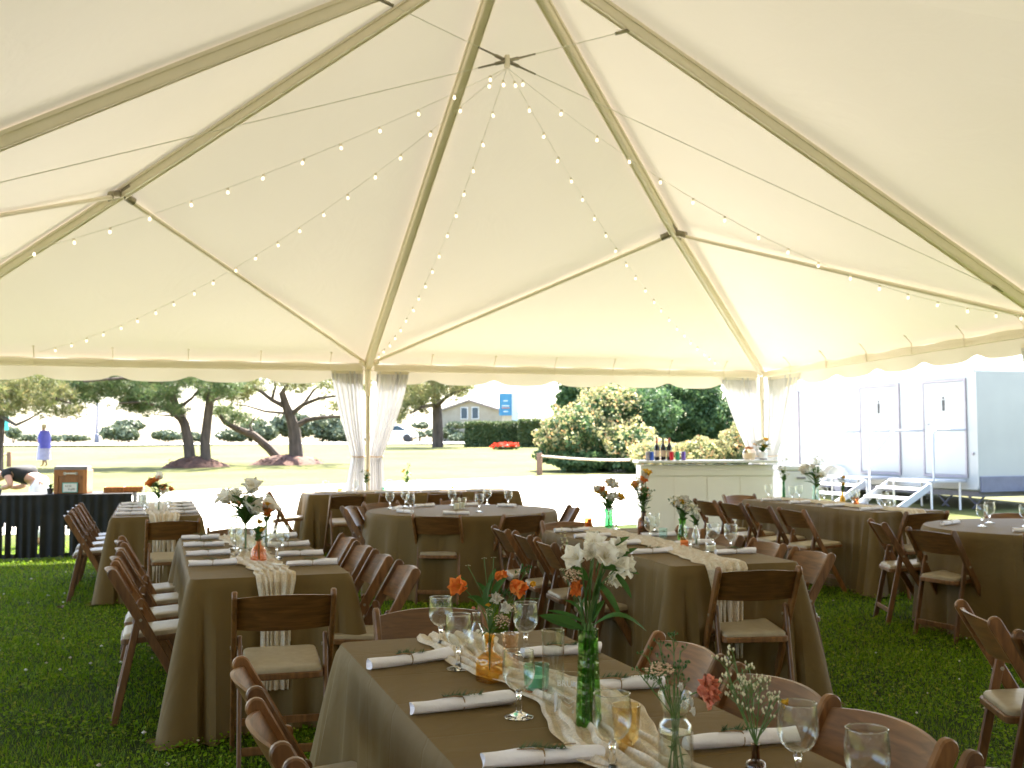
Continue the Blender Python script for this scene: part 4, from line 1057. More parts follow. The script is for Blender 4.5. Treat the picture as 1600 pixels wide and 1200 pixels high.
# flowers in the amber bottle  (x right, y away, z up)
o = bouquet('orange lilies, white blooms and grasses standing in the square amber bottle', -1.99, -5.89)
for p in ((-.094, .0, .265), (.065, .02, .265), (.050, -.02, .278)): pass
lily(o, (-.070, -.015, .262), (-.55, -.75, .15), .053, 'lilyorange', open_=1.0); lily(o, (.060, .01, .265), (.75, -.55, -.25), .053, 'lilyorange', open_=.6); lily(o, (.020, .02, .276), (.5, -.3, .45), .038, 'lilyorange', open_=.5)
for q in ((-.075, -.015, .262), (.060, .01, .262), (.02, .02, .276)): stem(o, [(0, 0, .03), (0, 0, .13), (q[0]*.3, q[1]*.4, .2), q])
for q, dd in (((.018, -.01, .222), (0, -.8, .5)), ((.038, -.015, .200), (.4, -.8, .3))): carnation(o, q, dd, .029, 'lilywhite', 'white_bloom', n=22); stem(o, [(0, 0, .05), (0, 0, .13), q])
daisyball(o, (.032, -.02, .165), (.1, -.7, .6), .024, 'pinkbud'); daisyball(o, (.062, .0, .198), (.5, -.4, .6), .016, 'pinkbud', n=40); daisyball(o, (.0, -.015, .19), (-.3, -.6, .6), .014, 'cream', n=40)
carnation(o, (-.004, -.02, .213), (0, -1, .2), .012, 'yellow', 'bud', n=12); carnation(o, (-.042, -.02, .205), (-.3, -1, .1), .010, 'coral', 'bud', n=12); carnation(o, (.0, .0, .235), (0, -1, .3), .009, 'coral', 'bud', n=10)
for a, b, w in (((-.01, 0, .20), (-.062, -.02, .235), .026), ((0, 0, .20), (-.035, -.01, .275), .024), ((.01, 0, .22), (.052, 0, .288), .026), ((0, 0, .18), (.01, .0, .29), .026), ((-.06, 0, .255), (-.098, 0, .292), .012), ((.0, 0, .25), (.018, .01, .31), .016)): leaf(o, a, b, w, tw=.7)
for e in ((-.015, .01, .335), (.012, .0, .338), (-.06, .01, .315)): stem(o, [(0, 0, .06), (0, 0, .14), (e[0]*.4, e[1], .24), e], .0011); daisyball(o, e, (0, 0, 1), .008, 'cream', n=14)
spray(o, (.02, 0, .16), (.10, .02, .295), .03, 12, 'leaf', .0035, 4, 'grass_spray', 1.8)
stem(o, [(0, 0, .06), (.01, 0, .14), (.06, 0, .22), (.115, .01, .262)], .0011); lily(o, (.115, .01, .262), (.6, -.5, .4), .018, 'yellow', open_=.9)
stem(o, [(0, 0, .06), (.01, 0, .14), (.07, 0, .218), (.14, .01, .225)], .0010)
for k in range(9):
    a = k*.7; leaf(o, (0, 0, .13), (.055*math.cos(a)*(1.2 if k % 2 else .8), .05*math.sin(a), .115+.06*((k*.37) % 1)), .008, bend=.3)
# white lilies in the tall green vase
o = bouquet('white lilies with long green leaves and yarrow standing in the tall green vase', -1.92, -6.44)
LW = ((-.020, -.03, .392, -.5, -.8, .35, .050, 1.15), (.036, -.03, .392, .15, -.85, .45, .052, 1.2), (.016, .005, .410, -.1, -.5, .85, .048, 1.0), (.066, -.01, .372, .85, -.45, .15, .050, .85), (.052, .01, .350, .6, -.7, -.25, .040, .9), (.008, -.015, .398, -.1, -.8, .5, .044, .9), (.056, .0, .402, .6, -.5, .6, .046, 1.0))
for x_, y_, z_, a, b, c, s_, op in LW:
    lily(o, (x_, y_, z_), (a, b, c), s_, 'lilywhite', open_=op); stem(o, [(0, 0, .02), (.004, 0, .22), (x_*.35, y_*.3, .31), (x_, y_, z_)], .0022)
daisyball(o, (-.034, -.02, .350), (-.1, -.5, .85), .024, 'pinkbud', n=80); stem(o, [(-.004, 0, .03), (-.008, 0, .22), (-.03, -.01, .31), (-.034, -.02, .350)], .0014)
daisyball(o, (-.058, 0, .362), (0, 0, 1), .011, 'cream', n=24); stem(o, [(-.004, 0, .05), (-.01, 0, .22), (-.04, 0, .32), (-.058, 0, .362)], .0012)
daisyball(o, (.052, -.02, .340), (.2, -.8, .4), .016, 'cream', n=30); daisyball(o, (.075, 0, .335), (.5, -.6, .4), .012, 'cream', n=30)
carnation(o, (-.022, -.03, .325), (-.5, -.8, .2), .030, 'lilyorange', 'orange_bloom', n=26); stem(o, [(-.004, 0, .03), (-.006, 0, .22), (-.022, -.02, .325)], .0016)
stem(o, [(0, 0, .03), (-.006, 0, .22), (-.035, .01, .36), (-.048, .01, .43)], .0016)
for k in range(14): carnation(o, (-.050+.004*math.sin(k*2.4)-.0006*k, .01+.005*math.cos(k*2.4), .405+.0042*k), (math.sin(k*2.4), math.cos(k*2.4)*.8-.3, .4), .0075-.0002*k, 'cream', 'snapdragon_bud', n=6)
LV = (((-.01, 0, .225), (-.115, -.01, .262), .036, .0), ((-.005, 0, .24), (-.095, .02, .268), .016, .1), ((.01, 0, .235), (.135, -.02, .225), .012, .85), ((.02, 0, .34), (.075, -.03, .255), .016, .35),
      ((0, 0, .24), (.012, -.02, .375), .026, .1), ((.01, 0, .25), (.035, -.01, .37), .024, .0), ((.0, 0, .34), (-.035, -.02, .375), .022, .2), ((.03, 0, .37), (.12, -.01, .355), .022, .2), ((.05, 0, .38), (.118, 0, .415), .016, .1),
      ((.06, .0, .36), (.10, -.02, .30), .014, .3), ((.02, 0, .35), (.04, -.03, .41), .024, .1), ((-.01, 0, .25), (.0, -.01, .31), .024, .2), ((.01, 0, .245), (.04, .0, .295), .02, .2), ((-.01, .01, .26), (-.055, .0, .295), .010, .3), ((.05, .0, .41), (.10, .01, .44), .014, .2), ((.07, 0, .40), (.10, .02, .385), .014, .2))
for a, b, w, bd in LV: leaf(o, a, b, w, bend=bd, tw=.9)
for k in range(7): stem(o, [(.014*math.cos(k*.9), .014*math.sin(k*.9), .012), (.012*math.cos(k*.9+.6), .012*math.sin(k*.9+.6), .14), (.010*math.cos(k*.9+1.2), .010*math.sin(k*.9+1.2), .24)], .0030, 'lily_stem')
# carafe: coral carnation and white filler
o = bouquet('coral carnation with white phlox and filler in the clear carafe', -1.89, -6.82)
carnation(o, (.044, -.015, .170), (.7, -.65, .1), .047, 'coral', n=70); stem(o, [(.004, 0, .01), (.0, 0, .11), (.02, 0, .15), (.046, -.015, .168)], .0018)
for q in ((.018, -.03, .165), (.012, -.03, .145), (.026, -.03, .150), (.030, -.028, .132), (.008, -.02, .178)): carnation(o, q, (.1, -1, .3), .014, 'lilywhite', 'phlox_bloom', n=12)
stem(o, [(-.004, 0, .01), (0, 0, .11), (.018, -.02, .165)], .0014)
daisyball(o, (-.032, -.01, .205), (0, -.25, .95), .028, 'pinkbud', n=90); stem(o, [(0, 0, .01), (-.004, 0, .11), (-.02, -.005, .16), (-.032, -.01, .195)], .0014)
for k, (x_, z_) in enumerate(((-.055, .235), (-.03, .26), (.0, .262), (.012, .245), (-.07, .20))): spray(o, (0, 0, .11), (x_, .01*math.sin(k), z_), .03, 9, 'leaf' if k != 4 else 'stem', .0026, 20+k, 'grass_spray')
for k in range(6): stem(o, [(.018*math.cos(k*1.1), .018*math.sin(k*1.1), .006), (.008*math.cos(k*1.1+2), .008*math.sin(k*1.1+2), .115), (-.02+.008*k, -.006, .18)], .0013)
for k in range(7): leaf(o, (0, 0, .03+.012*k), (.026*math.cos(k*2.2), .026*math.sin(k*2.2), .04+.012*k), .009, bend=.2)
# brown bud bottle
o = bouquet('white filler sprays and a yellow bud in the small brown bud bottle', -1.775, -6.93)
for k, (x_, z_, s_) in enumerate(((-.055, .225, .045), (-.035, .24, .04), (-.01, .20, .04), (.01, .19, .035), (-.02, .22, .04), (.03, .165, .03), (-.05, .19, .04))): spray(o, (0, 0, .08), (x_, .02*math.sin(k*2), z_), s_*1.1, 9, 'cream', .0023, 40+k, el=1.8)
stem(o, [(0, 0, .03), (.004, 0, .085), (.03, 0, .14), (.043, 0, .165), (.05, -.005, .163)], .0015); carnation(o, (.050, -.005, .163), (.6, -.3, -.4), .016, 'yellow', 'yellow_bud', n=9)
stem(o, [(0, 0, .03), (.004, 0, .085), (.02, 0, .11), (.048, 0, .15)], .0012)

# ---- left table
GN2 = 'goblets on the left table'
for k, (x, y, l) in enumerate(((-2.15, -2.20, 'clear goblet right of lilies on left table, nearest of the right row'), (-2.21, -2.46, 'clear goblet right of the orange bottle on left table'), (-2.40, -1.80, 'clear goblet left of lilies on left table'),
        (-2.42, -2.30, 'clear goblet in front of white lilies on left table'), (-2.38, -1.20, 'clear goblet behind lilies on left table, left'), (-2.18, -1.62, 'clear goblet behind lilies on left table, right'), (-2.36, -.86, 'clear goblet at far end of left table'), (-2.16, -1.1, 'clear goblet at far right of left table'))): goblet(x, y, l, GN2, s=1.08)
NN2 = 'napkin rolls on the left table'
for k, y in enumerate((-2.68, -2.13, -1.55, -1.0)): napkin(-2.70, y, -2.45, y-.02, 'white napkin roll on left side of left table, %s' % ORD[k], NN2, seed=20+k)
for k, y in enumerate((-2.88, -2.36, -1.75, -1.1)): napkin(-2.20, y, -1.93, y+.01, 'white napkin roll on right side of left table, %s' % ORD[k], NN2, seed=30+k)
vase_glass('glass_jug', 'big clear glass jar of white lilies on left table', 'vase', -2.35, -2.0, [(.045, 0), (.055, .006), (.062, .06), (.060, .12), (.05, .16), (.055, .19)], 'clear', grp=GV)
ready_bouquet('white lilies with broad dark leaves in the jar on left table', -2.35, -2.0, .17, .20, .16, [('lily', 'lilywhite', .085), ('lily', 'lilywhite', .07), ('lily', 'lilywhite', .075), ('carn', 'coral', .035), ('spray', 'cream', .05), ('lily', 'lilywhite', .06), ('ball', 'yellow', .02), ('umbel', 'cream', .03)], 3, 14)
vase_glass('orange_bottle', 'squat embossed orange glass bottle at near end of left table', 'bottle', -2.33, -2.66, [(.034, 0), (.042, .005), (.043, .03), (.038, .07), (.028, .09), (.012, .105), (.011, .135), (.014, .15)], 'orange', 48, ribs=14, ramp=.05, grp=GV)
ready_bouquet('small yellow bloom and greenery in the orange bottle', -2.33, -2.66, .14, .08, .05, [('ball', 'yellow', .022), ('umbel', 'cream', .018)], 5, 6)
t = vase_glass('bud_vase', 'slim clear bud vase beside lilies on left table', 'vase', -2.22, -1.95, [(.022, 0), (.026, .005), (.024, .08), (.011, .12), (.010, .16), (.014, .18)], 'clear', grp=GV)
ready_bouquet('orange and yellow blooms in the slim bud vase on left table', -2.22, -1.95, .17, .11, .05, [('lily', 'lilyorange', .04), ('ball', 'coral', .035), ('ball', 'yellow', .02)], 7, 4)
t = thing('favor_tag', 'small white paper tag lying on runner at near end of left table', 'tag', (-2.255, -2.95, TZ_+.022), .5); MB().box((0, 0, 0), (.035, .08, .002)).build('card', 'paper', t)
# ---- far left table
GN3 = 'goblets on the far left table'
for k in range(8): goblet(-2.97+.22*(k % 2), 1.95+.27*k, 'clear goblet on the far left table, %s row, place %s from the near end' % (('left', 'right')[k % 2], ('one', 'two', 'three', 'four')[k//2]), GN3, s=1.05)
NN3 = 'napkin rolls on the far left table'
for k, y in enumerate((1.86, 2.42, 3.0, 3.6)):
    napkin(-3.22, y, -2.96, y, 'white napkin roll on left side of far left table, %s' % ORD[k], NN3, seed=50+k); napkin(-2.74, y+.02, -2.48, y+.02, 'white napkin roll on right side of far left table, %s' % ORD[k], NN3, seed=60+k)
vase_glass('jar_vase', 'clear jar of orange and white flowers on far left table', 'vase', -2.84, 2.25, [(.035, 0), (.04, .005), (.04, .09), (.034, .11), (.038, .125)], 'clear', grp=GV)
ready_bouquet('orange, red and white flowers in the jar on far left table', -2.84, 2.25, .12, .20, .13, [('lily', 'lilyorange', .05), ('lily', 'lilywhite', .06), ('ball', 'red', .03), ('lily', 'lilyorange', .045), ('spray', 'cream', .05), ('lily', 'lilywhite', .055), ('ball', 'lilyorange', .03), ('lily', 'lilyorange', .04), ('spray', 'leaf', .06)], 11, 8)
t = thing('table_number', 'white table number card among glasses on far left table', 'sign', (-3.0, 2.95, TZ_), -YAW); MB().box((0, 0, .075), (.085, .004, .13), bev=.001).build('card', 'paper', t); MB().box((0, 0, .006), (.09, .03, .012)).build('foot', 'orangewood', t)
for k in range(3): MB().box((0, -.0031, .115-.022*k), (.05-.008*k, .001, .006)).build('lettering', 'ink', t)
# ---- middle right table  (turned by -4 degrees)
def on3(u, v):
    a = -R(4); return .19+u*math.cos(a)-v*math.sin(a), -2.40+u*math.sin(a)+v*math.cos(a)
GN4 = 'goblets on the middle right table'
for k, (u, v, l) in enumerate(((.0, -.62, 'clear goblet left of runner on table with brown bottle, nearest'), (.19, -.52, 'clear goblet beside jam jar on table with brown bottle'), (.26, -.62, 'clear goblet at right near end of table with brown bottle'), (.05, .15, 'clear goblet beside the brown bottle'), (.10, 1.02, 'clear goblet left of orange votive at far end'), (.16, 1.12, 'clear goblet behind orange votive at far end'), (.2, .45, 'clear goblet between the green vases'))): goblet(*on3(u, v), l, GN4, s=1.06)
NN4 = 'napkin rolls on the middle right table'
for k, v in enumerate((-.58, -.05, .52, 1.0)): napkin(*on3(-.36, v), *on3(-.10, v+.01), 'white napkin roll on left side of table with brown bottle, %s' % ORD[k], NN4, seed=70+k)
for k, v in enumerate((-.75, -.15, .45)): napkin(*on3(.10, v), *on3(.36, v+.02), 'white napkin roll on right side of table with brown bottle, %s' % ORD[k], NN4, seed=80+k)
x, y = .43, -1.15; vase_glass('green_vase', 'dark green glass vase of white and yellow flowers at far end', 'vase', x, y, [(.028, 0), (.030, .005), (.033, .05), (.028, .10), (.034, .15)], 'dkgreen', grp=GV)
ready_bouquet('white hydrangea and yellow lilies in the dark green vase', x, y, .14, .19, .10, [('ball', 'lilywhite', .06), ('lily', 'yellow', .05), ('ball', 'lilywhite', .055), ('lily', 'yellow', .05), ('ball', 'lilyorange', .03), ('spray', 'cream', .05), ('lily', 'lilywhite', .05)], 21, 8)
x, y = .36, -1.92; vase_glass('brown_bottle', 'tall brown glass bottle of orange and white flowers', 'bottle', x, y, [(.040, 0), (.043, .005), (.043, .10), (.038, .122), (.018, .138), (.0165, .165), (.021, .17), (.021, .178)], 'brown', grp=GV)
ready_bouquet('tall orange lilies and white stock in the brown bottle', x, y, .17, .26, .075, [('carn', 'coral', .032), ('lily', 'yellow', .042), ('ball', 'lilywhite', .03), ('lily', 'lilyorange', .042), ('ball', 'lilywhite', .028), ('spray', 'cream', .05), ('ball', 'lilywhite', .03), ('umbel', 'yellow', .022), ('spray', 'leaf', .05)], 23, 10)
x, y = .49, -2.25; vase_glass('green_vase', 'bright green glass vase with narrow waist beside brown bottle', 'vase', x, y, [(.030, 0), (.033, .005), (.034, .04), (.026, .09), (.022, .12), (.027, .145)], 'green', grp=GV)
ready_bouquet('white roses, yellow bloom and thin grasses in the bright green vase', x, y, .14, .12, .07, [('ball', 'lilywhite', .045), ('ball', 'yellow', .03), ('ball', 'lilywhite', .04), ('spray', 'cream', .07), ('ball', 'lilywhite', .035), ('spray', 'leaf', .09)], 25, 7)
vase_glass('votive_holder', 'orange glass votive at far end of table with brown bottle', 'candle holder', .30, -1.05, [(.025, 0), (.028, .004), (.028, .075)], 'orange', grp=GV)
vase_glass('votive_holder', 'orange glass votive at near end of table with brown bottle', 'candle holder', .27, -2.70, [(.023, 0), (.026, .004), (.026, .065)], 'orange', grp=GV)
vase_glass('votive_holder', 'pale teal glass votive right of the brown bottle', 'candle holder', .43, -2.08, [(.025, 0), (.028, .004), (.029, .07)], 'ltteal', grp=GV)
vase_glass('bud_vase', 'slim clear bud vase near goblets on table with brown bottle', 'vase', .34, -2.72, [(.022, 0), (.026, .005), (.024, .08), (.012, .11), (.010, .14), (.013, .155)], 'clear', grp=GV)
ready_bouquet('sprig of white flowers in the slim bud vase by the goblets', .34, -2.72, .15, .08, .045, [('ball', 'lilywhite', .022), ('spray', 'cream', .04), ('ball', 'lilywhite', .02)], 27, 5)
t = vase_glass('jam_jar', 'small jar candle with pale label on runner', 'candle', .30, -2.98, [(.028, 0), (.031, .004), (.031, .045), (.028, .052)], 'clear', grp=GV); MB().lathe([(.0285, .004), (.0285, .034)], 24, cap1=True).build('wax', 'wax', t)
# ---- table by the bar
GN5 = 'goblets on the table by the bar'
for k in range(9): goblet(3.72+.24*(k % 2)+.02*math.sin(k), -.15+.26*k, 'clear goblet on table by the bar, %s row, place %s from the near end' % (('left', 'right')[k % 2], ('one', 'two', 'three', 'four', 'five')[k//2]), GN5, s=1.06)
for k, y in enumerate((-.1, .5, 1.1, 1.65)): napkin(3.48, y, 3.72, y, 'white napkin roll on left side of table by the bar, %s' % ORD[k], 'napkin rolls on the table by the bar', False, seed=90+k)
vase_glass('green_vase', 'pale green glass vase of white flowers on table by the bar', 'vase', 4.0, 1.40, [(.032, 0), (.036, .005), (.040, .06), (.03, .13), (.038, .17)], 'ltteal', grp=GV)
ready_bouquet('large loose white lilies with greenery on table by the bar', 4.0, 1.40, .16, .26, .17, [('lily', 'lilywhite', .07), ('lily', 'lilywhite', .065), ('spray', 'cream', .08), ('lily', 'lilywhite', .07), ('ball', 'lilywhite', .04), ('spray', 'yellow', .06), ('lily', 'lilywhite', .06), ('spray', 'cream', .08)], 31, 10)
vase_glass('amber_bottle', 'amber bottle with one stem on table by the bar', 'bottle', 4.1, 1.05, BOT(.03, .07, .011, .07), 'amber', grp=GV); ready_bouquet('single green and yellow stem in the amber bottle by the bar', 4.1, 1.05, .14, .12, .04, [('ball', 'yellow', .03), ('spray', 'leaf', .05)], 33, 4)
vase_glass('votive_holder', 'orange glass votive on table by the bar', 'candle holder', 3.90, .55, [(.03, 0), (.034, .004), (.034, .085)], 'orange', grp=GV)
vase_glass('glass_bowl', 'clear glass bowl near the end of table by the bar', 'bowl', 4.02, .22, [(.04, 0), (.05, .004), (.09, .05), (.095, .11)], 'clear', grp=GV)
vase_glass('bud_vase', 'tall green bud vase at far end of table by the bar', 'vase', 3.92, 1.90, [(.016, 0), (.019, .004), (.018, .1), (.012, .16), (.016, .2)], 'dkgreen', grp=GV); ready_bouquet('thin white sprays in the tall green bud vase by the bar', 3.92, 1.90, .19, .22, .07, [('spray', 'cream', .08), ('ball', 'lilywhite', .02), ('spray', 'cream', .06)], 35, 4)
# ---- middle round table
GN6 = 'goblets on the middle round table'
for k, (x, y, l) in enumerate(((-.64, 1.87, 'leftmost clear goblet on middle round table'), (-.43, 2.10, 'clear goblet at rear left of middle round table'), (-.55, 1.35, 'clear goblet at front left of middle round table'), (.08, 2.15, 'clear goblet at rear middle of round table'), (.45, 2.1, 'clear goblet at rear right of middle round table'), (.57, 1.75, 'rightmost clear goblet on middle round table'), (.05, 1.05, 'clear goblet at front of middle round table'))): goblet(x, y, l, GN6, s=1.08)
for k, dg in enumerate((150, 110, 70, 30, 200, 250)):
    a = R(dg); c, s = math.cos(a), math.sin(a); napkin(C6.x+c*.66-s*.12, C6.y+s*.66+c*.12, C6.x+c*.66+s*.12, C6.y+s*.66-c*.12, 'white napkin roll on middle round table, %s' % ('left side', 'rear left', 'rear right', 'right side', 'front left', 'front')[k], 'napkin rolls on the middle round table', False, seed=100+k)
for x, y, l in ((-.05, 1.50, 'tall clear glass with candle at middle of round table'), (.04, 1.62, 'clear glass hurricane behind centre of round table')):
    t = vase_glass('hurricane_glass', l, 'candle holder', x, y, [(.034, 0), (.038, .004), (.040, .11)], 'clear', grp=GV); MB().lathe([(.026, .006), (.026, .06)], 20, cap1=True).build('candle', 'wax', t)
# ---- right round table
for k, (x, y, l) in enumerate(((3.15, -2.05, 'clear goblet on right round table nearest its left rim'), (3.45, -1.80, 'clear goblet at rear of right round table'), (3.42, -2.20, 'clear goblet at front of right round table'), (3.95, -1.75, 'clear goblet at right picture edge on round table'))): goblet(x, y, l, 'goblets on the right round table', s=1.08)
napkin(2.95, -1.85, 3.18, -1.75, 'white napkin roll on left side of right round table', 'napkin rolls on the right round table', False, seed=120)
napkin(3.0, -2.52, 3.22, -2.62, 'white napkin roll on front of right round table', 'napkin rolls on the right round table', False, seed=121)
# ---- far long table
for k, x in enumerate((-.75, -.35, .1, .5, .95, 1.4)): goblet(x, 5.42, 'clear goblet on far long table, number %s from the left' % ('one', 'two', 'three', 'four', 'five', 'six')[k], 'goblets on the far long table', s=1.05)
vase_glass('votive_holder', 'orange votive at left of far long table', 'candle holder', -.55, 5.5, [(.03, 0), (.034, .004), (.034, .06)], 'orange', grp=GV)
vase_glass('votive_holder', 'teal votive at middle of far long table', 'candle holder', .06, 5.55, [(.03, 0), (.034, .004), (.034, .06)], 'teal', grp=GV)
vase_glass('amber_bottle', 'amber bottle standing at right of far long table', 'bottle', 1.02, 5.62, BOT(.026, .06, .01, .07), 'amber', grp=GV)
vase_glass('bud_vase', 'clear bud vase of greenery on far long table left of curtain', 'vase', -.18, 5.6, [(.022, 0), (.026, .005), (.024, .08), (.011, .1), (.014, .13)], 'clear', grp=GV); ready_bouquet('dark greenery in the bud vase at left of curtain', -.18, 5.6, .12, .16, .07, [('ball', 'yellow', .02), ('spray', 'leaf', .06)], 41, 7)
vase_glass('bud_vase', 'clear bud vase of white flowers on far long table right of curtain', 'vase', .38, 5.6, [(.022, 0), (.026, .005), (.024, .08), (.011, .1), (.014, .13)], 'clear', grp=GV); ready_bouquet('white and yellow flowers in the bud vase at right of curtain', .38, 5.6, .12, .20, .08, [('ball', 'lilywhite', .03), ('ball', 'yellow', .025), ('spray', 'leaf', .06)], 43, 6)
for k, x in enumerate((-.5, .0, .62, 1.24)): napkin(x-.12, 5.26, x+.12, 5.26, 'white napkin roll on far long table, number %s from the left' % ('one', 'two', 'three', 'four')[k], 'napkin rolls on the far long table', False, seed=130+k)

# ---------------------------------------------------------------- black-skirted gift table at the left
BT = V(-4.55, 6.15, 0)
t = thing('serving_table', 'long table under a black pleated skirt at the left edge', 'table', BT, R(-3))
hx, hy, zt = 1.42, .36, .80
MB().box((0, 0, zt-.016), (2*hx, 2*hy, .03), bev=.004).build('cloth_top', 'black', t)
mb = MB(); rows = []; nz_ = 16; nn_ = 260
for i in range(nz_+1):
    v = i/nz_; z = zt-.004-(zt-.03)*v
    rows.append([(-hx+2*hx*j/nn_, -hy-.012-.02*v-(.008+.016*v)*math.sin(j*.62+1.5*math.sin(j*.09)), z) for j in range(nn_+1)])
vs = [p for r in rows for p in r]; w = nn_+1; g = random.Random(4); cols = [0]*nn_; j = 0
while j < nn_:      # narrow openings between the hanging panels of the skirt
    j += g.randint(6, 15)+(14 if j > 130 else 0); k = g.randint(2, 5)
    for q in range(j, min(nn_, j+k)): cols[q] = g.uniform(.42, .62)
    j += k
mb.add(vs, [(i*w+j, i*w+j+1, i*w+w+j+1, i*w+w+j) for i in range(nz_) for j in range(nn_) if not (cols[j] and i/nz_ > cols[j] and i/nz_ < .93)])
mb.build('skirt', 'black', t)
for s in (-1, 1): MB().grid([[(s*(hx+.01+.02*v+.01*math.sin(u*30)), -hy+2*hy*u, zt-.004-(zt-.03)*v) for u in np.linspace(0, 1, 30)] for v in np.linspace(0, 1, 8)]).build('side_skirt', 'black', t)
for s in (-1, 1):
    for q in (-1, 1): MB().tube([(s*1.2, q*.28, 0), (s*1.2, q*.28, zt-.03)], .014, 8).build('leg', 'steel', t)
# wooden card box with slot and card
c = thing('card_box', 'brown wooden card box with white slot and a framed note', 'box', (-3.86, 6.02, zt), R(-10))
MB().box((0, 0, .15), (.40, .30, .30), bev=.006).build('box_body', 'orangewood', c)
for s in (-1, 1): MB().box((s*.175, -.156, .15), (.05, .014, .296), bev=.003).build('corner_board', 'orangewood', c)
MB().box((0, -.156, .26), (.298, .012, .075), bev=.003).build('rail_board', 'orangewood', c)
MB().prism([(-.20, -.15), (.20, -.15), (.18, .12), (-.18, .12)], .301, .345, .003).build('lid', 'trailertrim', c)
MB().box((0, -.164, .255), (.13, .006, .018), bev=.002).build('slot_plate', 'white', c)
for s in (-1, 1): MB().lathe([(.002, 0), (.02, .0), (.02, .008)], 14).build('slot_knob', 'white', c)
for s, o_ in zip((-1, 1), [q for q in c.children if q.name.startswith('slot_knob')]): o_.location = (s*.068, -.162, .255); o_.rotation_euler = (R(90), 0, 0)
n_ = MB().box((.0, -.172, .078), (.185, .010, .125), bev=.002).build('note_frame', 'ltteal' if False else 'tealpaint', c); MB().box((.0, -.179, .078), (.165, .003, .105)).build('note_paper', 'paper', c)
text(c, 'cards', .036, (-.02, -.1812, .10), (R(90), 0, 0), 'ink'); text(c, '& gifts', .034, (.02, -.1812, .06), (R(90), 0, 0), 'ink')
for k, (x, y) in enumerate(((-3.37, 6.0), (-3.13, 6.02))):
    b = thing('wooden_tray', ('left', 'right')[k]+' shallow wooden tray at the end of the black table', 'tray', (x, y, zt), R(-4)); MB().box((0, 0, .01), (.24, .22, .014)).build('tray_base', 'orangewood', b)
    for cx, cy, dx, dy in ((0, -.105, .24, .012), (0, .105, .24, .012), (-.114, 0, .012, .198), (.114, 0, .012, .198)): MB().box((cx, cy, .045), (dx, dy, .056), bev=.002).build('tray_side', 'orangewood', b)
    for q in range(3): MB().box((0, 0, .03+.012*q), (.19, .17, .009), rz=.1*q).build('paper_stack', 'paper', b)
for x, y, l in ((-4.13, 5.95, 'small green potted plant left of the card box'), (-4.72, 5.93, 'small green plant at left picture edge on black table')):
    p = thing('potted_plant', l, 'plant', (x, y, zt)); MB().lathe([(.03, 0), (.04, .06), (.042, .07)], 18, cap1=True).build('pot', 'ink', p)
    for q in range(12): leaf(p, (0, 0, .06), (.06*math.cos(q*2.4), .06*math.sin(q*2.4), .09+.05*((q*.37) % 1)), .03, bend=.2)
# ---------------------------------------------------------------- white bar in the corner
bar = thing('bar', 'white panelled bar in the corner of the tent', 'bar', (4.60, 5.05, 0), R(-YAW*57.3))
bw, bh, bd = 1.86, 1.14, .55
MB().box((0, 0, bh/2-.02), (bw, bd, bh-.06), bev=.004).build('body', 'barwhite', bar)
for k in range(4): MB().box((-bw/2+bw*(k+.5)/4, -bd/2-.004, .50), (bw/4-.018, .008, .88), bev=.002).build('front_panel', 'barwhite', bar)
MB().box((0, -bd/2-.012, .985), (bw+.01, .022, .085), bev=.003).build('frieze', 'barwhite', bar)
MB().box((.0, -.04, bh), (bw+.10, bd+.16, .035), bev=.006).build('counter_top', 'white', bar)
MB().box((0, -bd/2-.010, .03), (bw+.01, .02, .058)).build('plinth', 'barwhite', bar)
bar2 = thing('white_cabinet', 'plain white cabinet standing just right of the bar', 'cabinet', (5.93, 4.72, 0), R(-YAW*57.3))
MB().box((0, 0, .50), (.52, .5, 1.0), bev=.02).build('body', 'white', bar2); MB().box((0, 0, 1.04), (.54, .52, .07), bev=.015).build('lid', 'white', bar2); MB().box((0, -.262, .9), (.12, .02, .03), bev=.004).build('latch', 'trailertrim', bar2)
def onbar(u, v=0.): return V(4.60, 5.05, bh+.0185)+FR*u+FD*v
can_p = [(.026, 0), (.031, .006), (.031, .105), (.026, .118), (.026, .122)]
for u, m_, l in ((-.80, 'trailertrim', 'silver'), (-.745, 'canblue', 'blue'), (-.46, 'canred', 'red'), (-.375, 'cangreen', 'green'), (-.29, 'canpurple', 'purple')):
    p = onbar(u, -.05); c = thing('drink_can', l+' drink can standing on the bar', 'can', p, 0, 'cans on the bar'); MB().lathe(can_p, 20, cap1=True).build('can_body', m_, c); MB().lathe([(.0262, .1225), (.024, .124)], 18, cap1=True).build('can_lid', 'alu', c)
for k, u in enumerate((-.66, -.565, -.48)):
    p = onbar(u, .02+.03*(k % 2)); c = thing('wine_bottle', 'dark wine bottle with cream label on the bar, %s of three' % ('left', 'middle', 'right')[k], 'bottle', p, 0, 'wine bottles on the bar')
    MB().lathe([(.034, 0), (.037, .004), (.037, .18), (.030, .205), (.015, .235), (.013, .25)], 22, cap1=True).build('bottle_body', 'wine', c); MB().lathe([(.0378, .05), (.0378, .14)], 22, cap0=False).build('label', 'kraft', c); MB().lathe([(.0145, .245), (.0145, .315), (.015, .32)], 14, cap1=True).build('capsule', 'foil' if k != 1 else 'ink', c)
p = onbar(.66, -.02); c = thing('drink_dispenser', 'round glass drink jar with copper lid on the bar', 'jar', p); MB().lathe([(.06, 0), (.085, .01), (.095, .06), (.09, .12), (.055, .16)], 28).build('jar_body', 'peach', c); MB().lathe([(.058, .155), (.06, .185), (.02, .195)], 24, cap1=True).build('lid', 'orangewood', c); MB().lathe([(.075, .012), (.088, .06), (.086, .10)], 24, cap1=True).build('drink', 'wax', c)
